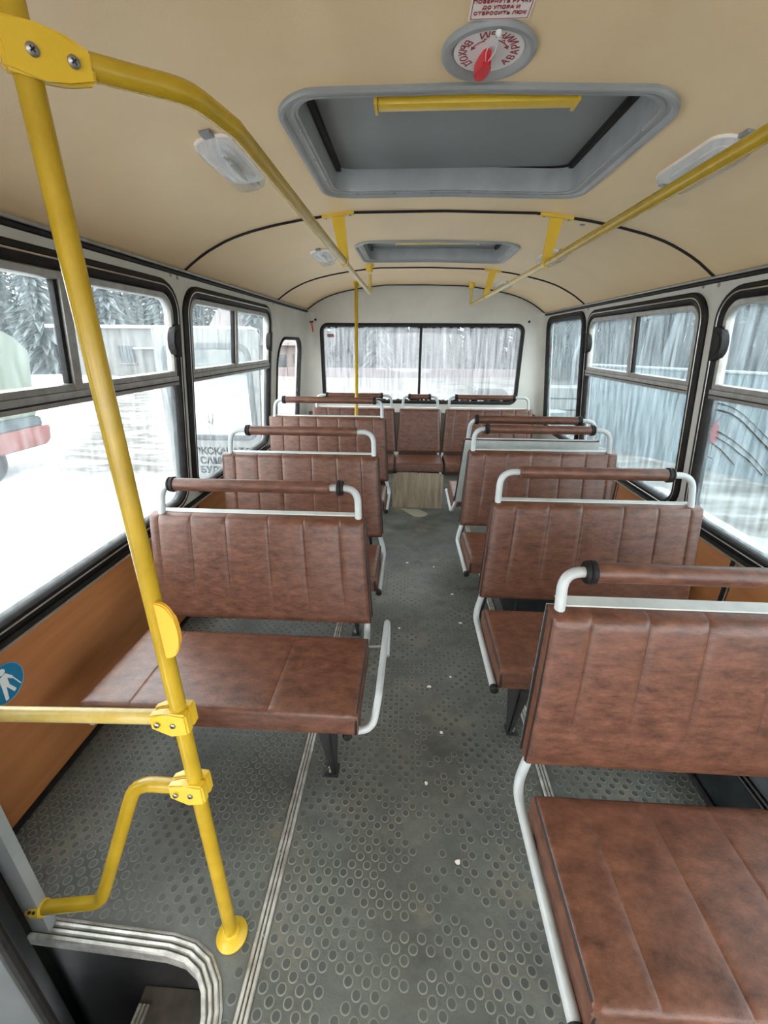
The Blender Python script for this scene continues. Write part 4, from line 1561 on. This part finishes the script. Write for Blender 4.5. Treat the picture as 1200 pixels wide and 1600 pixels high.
def tree_proto(kind, seed):
    rd = random.Random(seed)
    h = {'spruce': 9.0, 'pine': 10.5, 'birch': 9.5}[kind]
    root = empty(kind + '_tree', (0, 0, -300))
    bm = bmesh.new()
    sway = [Vector((rd.uniform(-.1, .1) * k, rd.uniform(-.1, .1) * k, h * k / 5)) for k in range(6)]
    r0 = {'spruce': .16, 'pine': .17, 'birch': .11}[kind]
    tube(bm, [s_ + Vector((0, 0, -300)) for s_ in sway], [r0 * (1 - .15 * k) for k in range(6)], 6)
    obj('trunk', bm, BIRCH if kind == 'birch' else BARK, root)
    bm = bmesh.new()

    def along(t):
        q = t * 5
        k = min(4, int(q))
        return sway[k].lerp(sway[k + 1], q - k) + Vector((0, 0, -300))
    if kind == 'spruce':
        for lv in range(30):
            t = .06 + .93 * lv / 29
            c0 = along(t)
            R = 1.75 * (1 - t) ** .85 + .08
            nb = 17
            for k in range(nb):
                a = 2 * PI * (k + rd.random()) / nb
                d = Vector((math.cos(a), math.sin(a), 0))
                s_ = Vector((-d.y, d.x, 0))
                L = R * rd.uniform(.45, 1.2)
                tip = c0 + d * L + Vector((0, 0, -L * .42))
                mid = c0 + d * L * .55 + Vector((0, 0, -L * .10))
                w = L * .13
                vv = [bm.verts.new(q) for q in (c0, mid + s_ * w, tip, mid - s_ * w, mid + Vector((0, 0, -.10 - L * .12)))]
                bm.faces.new((vv[0], vv[1], vv[2]))
                bm.faces.new((vv[0], vv[2], vv[3]))
                bm.faces.new((vv[0], vv[4], vv[2]))
    elif kind == 'pine':
        for k in range(340):
            t = rd.uniform(.30, 1.0)
            c0 = along(min(1, t))
            a = rd.uniform(0, 2 * PI)
            R = (1.5 * math.sin(min(1, (1.03 - t) / .5) * PI * .6) + .15) * rd.uniform(.3, 1)
            p = c0 + Vector((math.cos(a) * R, math.sin(a) * R, rd.uniform(-.2, .4)))
            s_ = rd.uniform(.14, .30)
            for q in range(4):
                d = Vector((rd.gauss(0, 1), rd.gauss(0, 1), rd.gauss(.3, .7))).normalized()
                e = d.orthogonal().normalized() * s_ * .35
                vv = [bm.verts.new(p - d * s_ * .3 + e), bm.verts.new(p - d * s_ * .3 - e), bm.verts.new(p + d * s_)]
                bm.faces.new(vv)
    else:
        for k in range(70):
            t = rd.uniform(.35, 1)
            c0 = along(t)
            a = rd.uniform(0, 2 * PI)
            L = (1.25 - t) * 2.2 * rd.uniform(.5, 1)
            tip = c0 + Vector((math.cos(a) * L * .6, math.sin(a) * L * .6, L * .9))
            tube(bm, [c0, c0.lerp(tip, .5) + Vector((0, 0, -.05)), tip], [.03 * (1.2 - t), .02 * (1.2 - t), .004], 3, False)
            for q in range(4):
                u_ = rd.uniform(.3, .95)
                p = c0.lerp(tip, u_)
                e = p + Vector((rd.uniform(-.5, .5), rd.uniform(-.5, .5), rd.uniform(-.1, .6))) * .8
                tube(bm, [p, e], [.008, .003], 3, False)
    obj('crown', bm, {'spruce': NEEDLE, 'pine': PINE, 'birch': TWIG}[kind], root, smooth=False)
    return root


PROTO = {}
for kind, cnt in (('spruce', 3), ('pine', 3), ('birch', 3)):
    PROTO[kind] = [tree_proto(kind, 11 * k + len(kind)) for k in range(cnt)]
used = set()


def plant(kind, x, y, sc, label, group):
    pr = random.choice(PROTO[kind])
    first = pr.name not in used
    used.add(pr.name)
    if first:
        r_ = pr
        kids = list(pr.children)
    else:
        r_ = pr.copy()
        COL.objects.link(r_)
        kids = []
        for ch in pr.children:
            c_ = ch.copy()
            COL.objects.link(c_)
            c_.parent = r_
            kids.append(c_)
    for c_ in kids:
        c_.matrix_parent_inverse = Matrix.Translation((0, 0, 300))
    r_.location = (x, y, -1.1)
    r_.rotation_euler = (0, 0, random.uniform(0, 6.28))
    sz = sc * random.uniform(.85, 1.15)
    r_.scale = (sz * random.uniform(.9, 1.2), sz * random.uniform(.9, 1.2), sz)
    tag(r_, label, 'tree', group)


rt_ = random.Random(21)
random.seed(21)
for k in range(34):                                      # dark spruces on the left behind the yard
    a = k / 33
    plant('spruce' if k % 3 else 'pine', -46 + 26 * a + rt_.uniform(-1.5, 1.5), 27 + 12 * a + rt_.uniform(0, 6), 1.15 + .3 * (1 - a), 'hazy conifer in the row beyond the snowy yard on the left', 'conifers beyond the yard on the left')
for k in range(12):
    plant('spruce' if k % 2 else 'pine', -30 + 1.9 * k + rt_.uniform(-1, 1), 47 + rt_.uniform(0, 4), 1.0, 'hazy conifer rising behind the low grey building', 'conifers behind the low building')
for k in range(58):                                      # forest beyond the fence on the right
    a = k / 57
    x, y = 9.5 + 15 * a + rt_.uniform(-1, 5), 21 - 22 * a + rt_.uniform(-1, 9)
    plant(('birch', 'pine', 'pine')[k % 3], x, y, .95, 'thin hazy tree in the forest beyond the blue sheet fence', 'forest beyond the blue fence')
for k in range(56):                                      # forest behind the rear window
    a = k / 55
    plant(('pine', 'spruce', 'pine', 'birch')[k % 4], -14 + 34 * a + rt_.uniform(-.6, .6), 39 + rt_.uniform(0, 7), 1.25, 'hazy tree in the dense forest behind the rear window', 'forest behind the bus')

def thicket(label, n, pos, seed):
    rd = random.Random(seed)
    bm = bmesh.new()
    for k in range(n):
        x, y = pos(rd)
        h = rd.uniform(4, 12)
        r_ = rd.uniform(.02, .07)
        lx_, ly_ = rd.uniform(-.5, .5), rd.uniform(-.5, .5)
        a = [bm.verts.new((x + r_ * math.cos(q * 2.094), y + r_ * math.sin(q * 2.094), -1.3)) for q in range(3)]
        c_ = [bm.verts.new((x + lx_ + r_ * .4 * math.cos(q * 2.094), y + ly_ + r_ * .4 * math.sin(q * 2.094), h)) for q in range(3)]
        for q in range(3): bm.faces.new((a[q], a[(q + 1) % 3], c_[(q + 1) % 3], c_[q]))
        for q in range(22):
            t = rd.uniform(.03, 1) ** 1.2
            p = Vector((x + lx_ * t, y + ly_ * t, -1 + (h + 1) * t))
            d = Vector((rd.uniform(-1, 1), rd.uniform(-1, 1), rd.uniform(.2, 1.1))) * rd.uniform(.4, 1.1)
            w = Vector((d.y, -d.x, 0)) * rd.uniform(.02, .065)
            bm.faces.new([bm.verts.new(v_) for v_ in (p, p + d * .5 + w, p + d, p + d * .5 - w)])
    o = obj('brushwood', bm, TWIG, smooth=False)
    tag(o, label, 'trees', None, 'stuff')


thicket('dense hazy brushwood between the forest trees behind the rear window', 1500, lambda rd: (rd.uniform(-16, 26), rd.uniform(39, 58)), 5)
thicket('dense hazy brushwood in the forest beyond the blue sheet fence', 1700, lambda rd: (lambda a: (7.0 + 15 * a + rd.uniform(2, 12), 26 - 26 * a + rd.uniform(0, 10)))(rd.random()), 6)
thicket('dense hazy brushwood under the conifers on the left', 900, lambda rd: (lambda a: (-50 + 30 * a + rd.uniform(-2, 2), 33 + 12 * a + rd.uniform(0, 8)))(rd.random()), 8)

# low pinkish wall far behind the bus
rw = empty('yard_wall', (3, 34, -1), 'low pinkish concrete wall far behind the rear window', 'wall')
PINKC = mat('pinkish_concrete', (.115, .095, .095), (.15, .125, .125), scale=2, rough=.8)
for k in range(14):
    bm = bmesh.new()
    box(bm, -12 + k * 2.6, 34, -1.3, -9.45 + k * 2.6, 34.15, -.35, bev=.02)
    obj('panel', bm, PINKC, rw, smooth=False)

# grey building with snow on the roof edge
PLASTER = mat('grey_plaster', (.085, .083, .079), (.125, .12, .114), scale=1.5, rough=.85)
ROOFM = mat('snow_on_roof', (.40, .41, .42), rough=.8)
PANE = mat('dark_window', (.03, .035, .04), rough=.2)
bl = empty('low_building', (-19, 32, -1), 'low grey plaster building with a barred window and snowy roof edge', 'building')
B0, B1v = Vector((-25.5, 31.5)), Vector((-12.5, 34.5))
bd_ = (B1v - B0).normalized()
bn = Vector((-bd_.y, bd_.x))


def MBl(u_, v_, w=0):
    p = B0 + bd_ * u_ - bn * w
    return Vector((p.x, p.y, v_))


Lb = (B1v - B0).length
bm = bmesh.new()
slab(bm, [(0, -1.3), (Lb, -1.3), (Lb, 2.35), (0, 2.35)], MBl, -7, 0)
obj('wall', bm, PLASTER, bl, smooth=False)
bm = bmesh.new()
slab(bm, [(-.3, 2.35), (Lb + .3, 2.35), (Lb + .3, 2.55), (-.3, 2.55)], MBl, -7.3, .35)
obj('roof', bm, ROOFM, bl, smooth=False)
for (u0, z0, u1, z1) in ((4.0, -.05, 5.1, 1.15), (9.3, -.1, 10.2, 1.1)):
    bm = bmesh.new()
    slab(bm, [(u0, z0), (u1, z0), (u1, z1), (u0, z1)], MBl, .0, .04)
    wn = obj('window', bm, PANE, bl, smooth=False)
    for k in range(5):
        bm = bmesh.new()
        x = u0 + (u1 - u0) * (k + .5) / 5
        tube(bm, [MBl(x, z0, .08), MBl(x, z1, .08)], .025, 4)
        obj('bar', bm, BARK, wn)
    bm = bmesh.new()
    slab(bm, [(u0 - .1, z0 - .1), (u1 + .1, z0 - .1), (u1 + .1, z0), (u0 - .1, z0)], MBl, 0, .12)
    obj('sill', bm, PLASTER, wn, smooth=False)
bm = bmesh.new()
slab(bm, [(6.4, -1), (7.3, -1), (7.3, .85), (6.4, .85)], MBl, 0, .05)
obj('door', bm, mat('grey_door', (.16, .16, .16), rough=.6), bl, smooth=False)
bm = bmesh.new()
slab(bm, [(5.3, .95), (7.6, .95), (7.6, 1.05), (5.3, 1.05)], MBl, 0, .7)
obj('canopy', bm, ROOFM, bl, smooth=False)
for k, (u_, lab) in enumerate(((8.6, 'pale utility pole leaning in front of the low grey building'),)):
    up_ = empty('utility_pole', MBl(u_, -1, 1.5), lab, 'pole')
    bm = bmesh.new()
    tube(bm, [MBl(u_ + .5, -1.1, 1.5), MBl(u_ - .3, 5.5, 1.5)], [.14, .10], 8)
    obj('shaft', bm, mat('pale_pole', (.17, .17, .165), rough=.8), up_)
    bm = bmesh.new()
    tube(bm, [MBl(u_ - .6, 4.9, 1.5), MBl(u_ + .3, 4.95, 1.5)], .05, 6)
    obj('crossarm', bm, BARK, up_)

# brick house seen through the small rear left window
BRICKW = mat('pale_pink_render', (.13, .105, .098), (.17, .145, .135), scale=2, rough=.85)
b2 = empty('brick_house', (-10.5, 40, -1), 'pale pink house with a dark roof seen through the small rear window', 'house')
bm = bmesh.new()
box(bm, -17.5, 38.5, -1.3, -9.9, 46, 1.25)
obj('wall', bm, BRICKW, b2, smooth=False)
bm = bmesh.new()
vs_ = [bm.verts.new(p) for p in ((-17.9, 38.0, 1.2), (-9.5, 38.0, 1.2), (-9.5, 42.2, 4.2), (-17.9, 42.2, 4.2), (-17.9, 46.4, 1.2), (-9.5, 46.4, 1.2))]
for q in ((0, 1, 2, 3), (3, 2, 5, 4), (0, 3, 4), (1, 5, 2), (0, 4, 5, 1)): bm.faces.new([vs_[k] for k in q])
obj('roof', bm, mat('dark_slate_roof', (.10, .085, .085), (.15, .13, .13), scale=6, rough=.8), b2, smooth=False)
for x0, z0, x1, z1 in ((-11.6, -1, -10.7, .45), (-10.15, -.2, -9.95, .5), (-14.2, -.3, -13.2, .6)):
    bm = bmesh.new()
    box(bm, x0, 38.42, z0, x1, 38.5, z1)
    obj('window', bm, PANE, b2, smooth=False)

# the white door leaf swung open outside, lettered for machine hire
od = tag(empty('open_door', (-1.36, 3.95, -.2)), 'white bus door swung open outside with a rounded window and hire lettering', 'door')


def MD(a, q, w=0): return Vector((a, 3.955 - w, q))


DW = (-2.235, .625, -1.435, 1.475, .11)
bm = bmesh.new()
holed(bm, [(-2.33, -.25), (-1.46, -.25), (-1.405, .62), (-1.335, 1.55), (-1.36, 1.59), (-2.27, 1.62), (-2.30, 1.60)], [rrin(DW, .01)], MD, 0, -.04)
obj('panel', bm, mat('white_door_paint', (.100, .102, .100), (.125, .127, .124), scale=3, rough=.35), od, smooth=False)
bm = bmesh.new()
ring(bm, DW, [(-.012, -.01), (-.012, .006), (.0, .012), (.04, .008), (.045, -.01)], MD)
obj('window_seal', bm, mat('grey_seal', (.045, .05, .055), rough=.5), od)
bm = bmesh.new()
slab(bm, rrin(DW, .03), MD, -.02, -.016)
obj('pane', bm, GL_LEFT, od)
GREYINK = mat('dark_grey_lettering', (.007, .007, .007), rough=.7, spec=.1)
for k, ln_ in enumerate(('ЭКСКАВАТОР', 'САМОСВАЛ', 'БУЛЬДОЗЕР')):
    text_obj('lettering', ln_, .092, frame_mtx((-1.765, 3.955 - .0015, .502 - k * .095), (1, 0, 0), (0, 0, 1)), GREYINK, od, bold=.0035)

# truck standing at the left edge of the view
tk = empty('truck', (-9, 8, -1), 'pale green truck cab with a red bumper at the left edge of the yard', 'truck')
TG = mat('pale_green_paint', (.105, .125, .10), (.13, .15, .12), scale=1, rough=.45)
TB = mat('truck_grey_blue', (.05, .065, .07), rough=.5)
TR = mat('faded_red_bumper', (.14, .045, .042), (.17, .06, .055), scale=4, rough=.5)
TX = -8.6


def tprism(L, x0, x1, m, nm, bev=.03):
    bm = bmesh.new()
    slab(bm, L, lambda a, q, w: Vector((w, a, q)), x0, x1)
    if bev: bmesh.ops.bevel(bm, geom=list(bm.edges), offset=bev, segments=2, affect='EDGES')
    return obj(nm, bm, m, tk)


tprism([(2.5, .05), (8.50, .05), (8.74, 1.30), (8.50, 1.55), (8.1, 1.74), (2.5, 1.80)][::-1], -10.1, -7.70, TG, 'cab')
tprism([(2.4, -.15), (8.52, -.15), (8.52, .05), (2.4, .05)][::-1], -10.15, -7.64, TB, 'chassis_skirt')
tprism([(2.3, -.52), (8.40, -.52), (8.52, -.44), (8.60, -.15), (2.3, -.15)][::-1], -10.2, -7.55, TR, 'bumper')
bm = bmesh.new()
slab(bm, rr(6.0, .75, 7.3, 1.55, .12), lambda a, q, w: Vector((w, a, q)), -7.70, -7.68)
obj('side_window', bm, PANE, tk, smooth=False)
for y in (7.15, 4.2):
    bm = bmesh.new()
    lathe(bm, (-8.0, y, -.62), (1, 0, 0), [(.20, 0), (.38, .0), (.42, .06), (.42, .24), (.38, .30), (.24, .30), (.22, .24), (.10, .24)], 24)
    obj('wheel', bm, BLACK, tk)

# things behind the bus: snow-covered car, stacked beams, barrel
car = empty('parked_car', (2.2, 13.5, -1), 'grey-green car roof just visible low in the rear window', 'car')
CG = mat('grey_green_car_paint', (.06, .068, .061), rough=.7, spec=.2)


def cprism(L, y0, y1, m, nm, bev=.04):
    bm = bmesh.new()
    slab(bm, L, lambda a, q, w: Vector((a, w, q)), y0, y1)
    bmesh.ops.bevel(bm, geom=list(bm.edges), offset=bev, segments=2, affect='EDGES')
    return obj(nm, bm, m, car)


cprism([(1.25, -.80), (3.75, -.80), (3.85, -.35), (3.45, -.16), (1.45, -.16), (1.15, -.35)], 12.3, 14.6, CG, 'body')
cprism([(1.60, -.17), (3.10, -.17), (2.68, .29), (1.92, .29)], 12.6, 14.3, CG, 'cabin')
bm = bmesh.new()
slab(bm, [(1.78, -.10), (2.92, -.10), (2.62, .22), (1.98, .22)], lambda a, q, w: Vector((a, 12.6 - w, q)), 0, .01)
obj('rear_screen', bm, PANE, car, smooth=False)
for x in (1.4, 3.6):
    bm = bmesh.new()
    lathe(bm, (x - .1, 12.9, -.78), (1, 0, 0), [(.1, 0), (.28, 0), (.30, .04), (.30, .18), (.28, .2), (.1, .2)], 18)
    obj('wheel', bm, BLACK, car)
BEAM = mat('weathered_concrete', (.09, .09, .088), (.14, .14, .135), scale=3, rough=.85)
k = 0
for lv in range(4):
    for i in range(2):
        bm = bmesh.new()
        box(bm, 4.3 + rt_.uniform(-.1, .1), 13.4 + i * .5, -1.05 + lv * .34, 7.6 + rt_.uniform(-.2, .2), 13.8 + i * .5, -.76 + lv * .34, bev=.015)
        tag(obj('concrete_beam', bm, BEAM, smooth=False), 'long grey beam in the snowy stack behind the narrow right window', 'beam', 'stacked beams behind the bus')
        k += 1
brl = empty('metal_barrel', (3.75, 11.3, -1), 'grey metal barrel beside the stacked beams', 'barrel')
bm = bmesh.new()
lathe(bm, (3.72, 11.3, -1.05), (0, 0, 1), [(.30, 0), (.31, .02), (.30, .05), (.30, .30), (.315, .32), (.30, .34), (.30, .62), (.315, .64), (.30, .66), (.30, .90), (.31, .93), (.29, .94)], 24)
obj('drum', bm, mat('grey_barrel_paint', (.10, .115, .12), rough=.5), brl)
bm = bmesh.new()
box(bm, 3.6, 4.6, -1.1, 4.3, 7.0, -.72, bev=.03)
tag(obj('concrete_block', bm, mat('pale_concrete_block', (.13, .125, .105), (.17, .16, .14), scale=3, rough=.85), smooth=False), 'pale concrete block on the muddy snow outside the right windows', 'block')
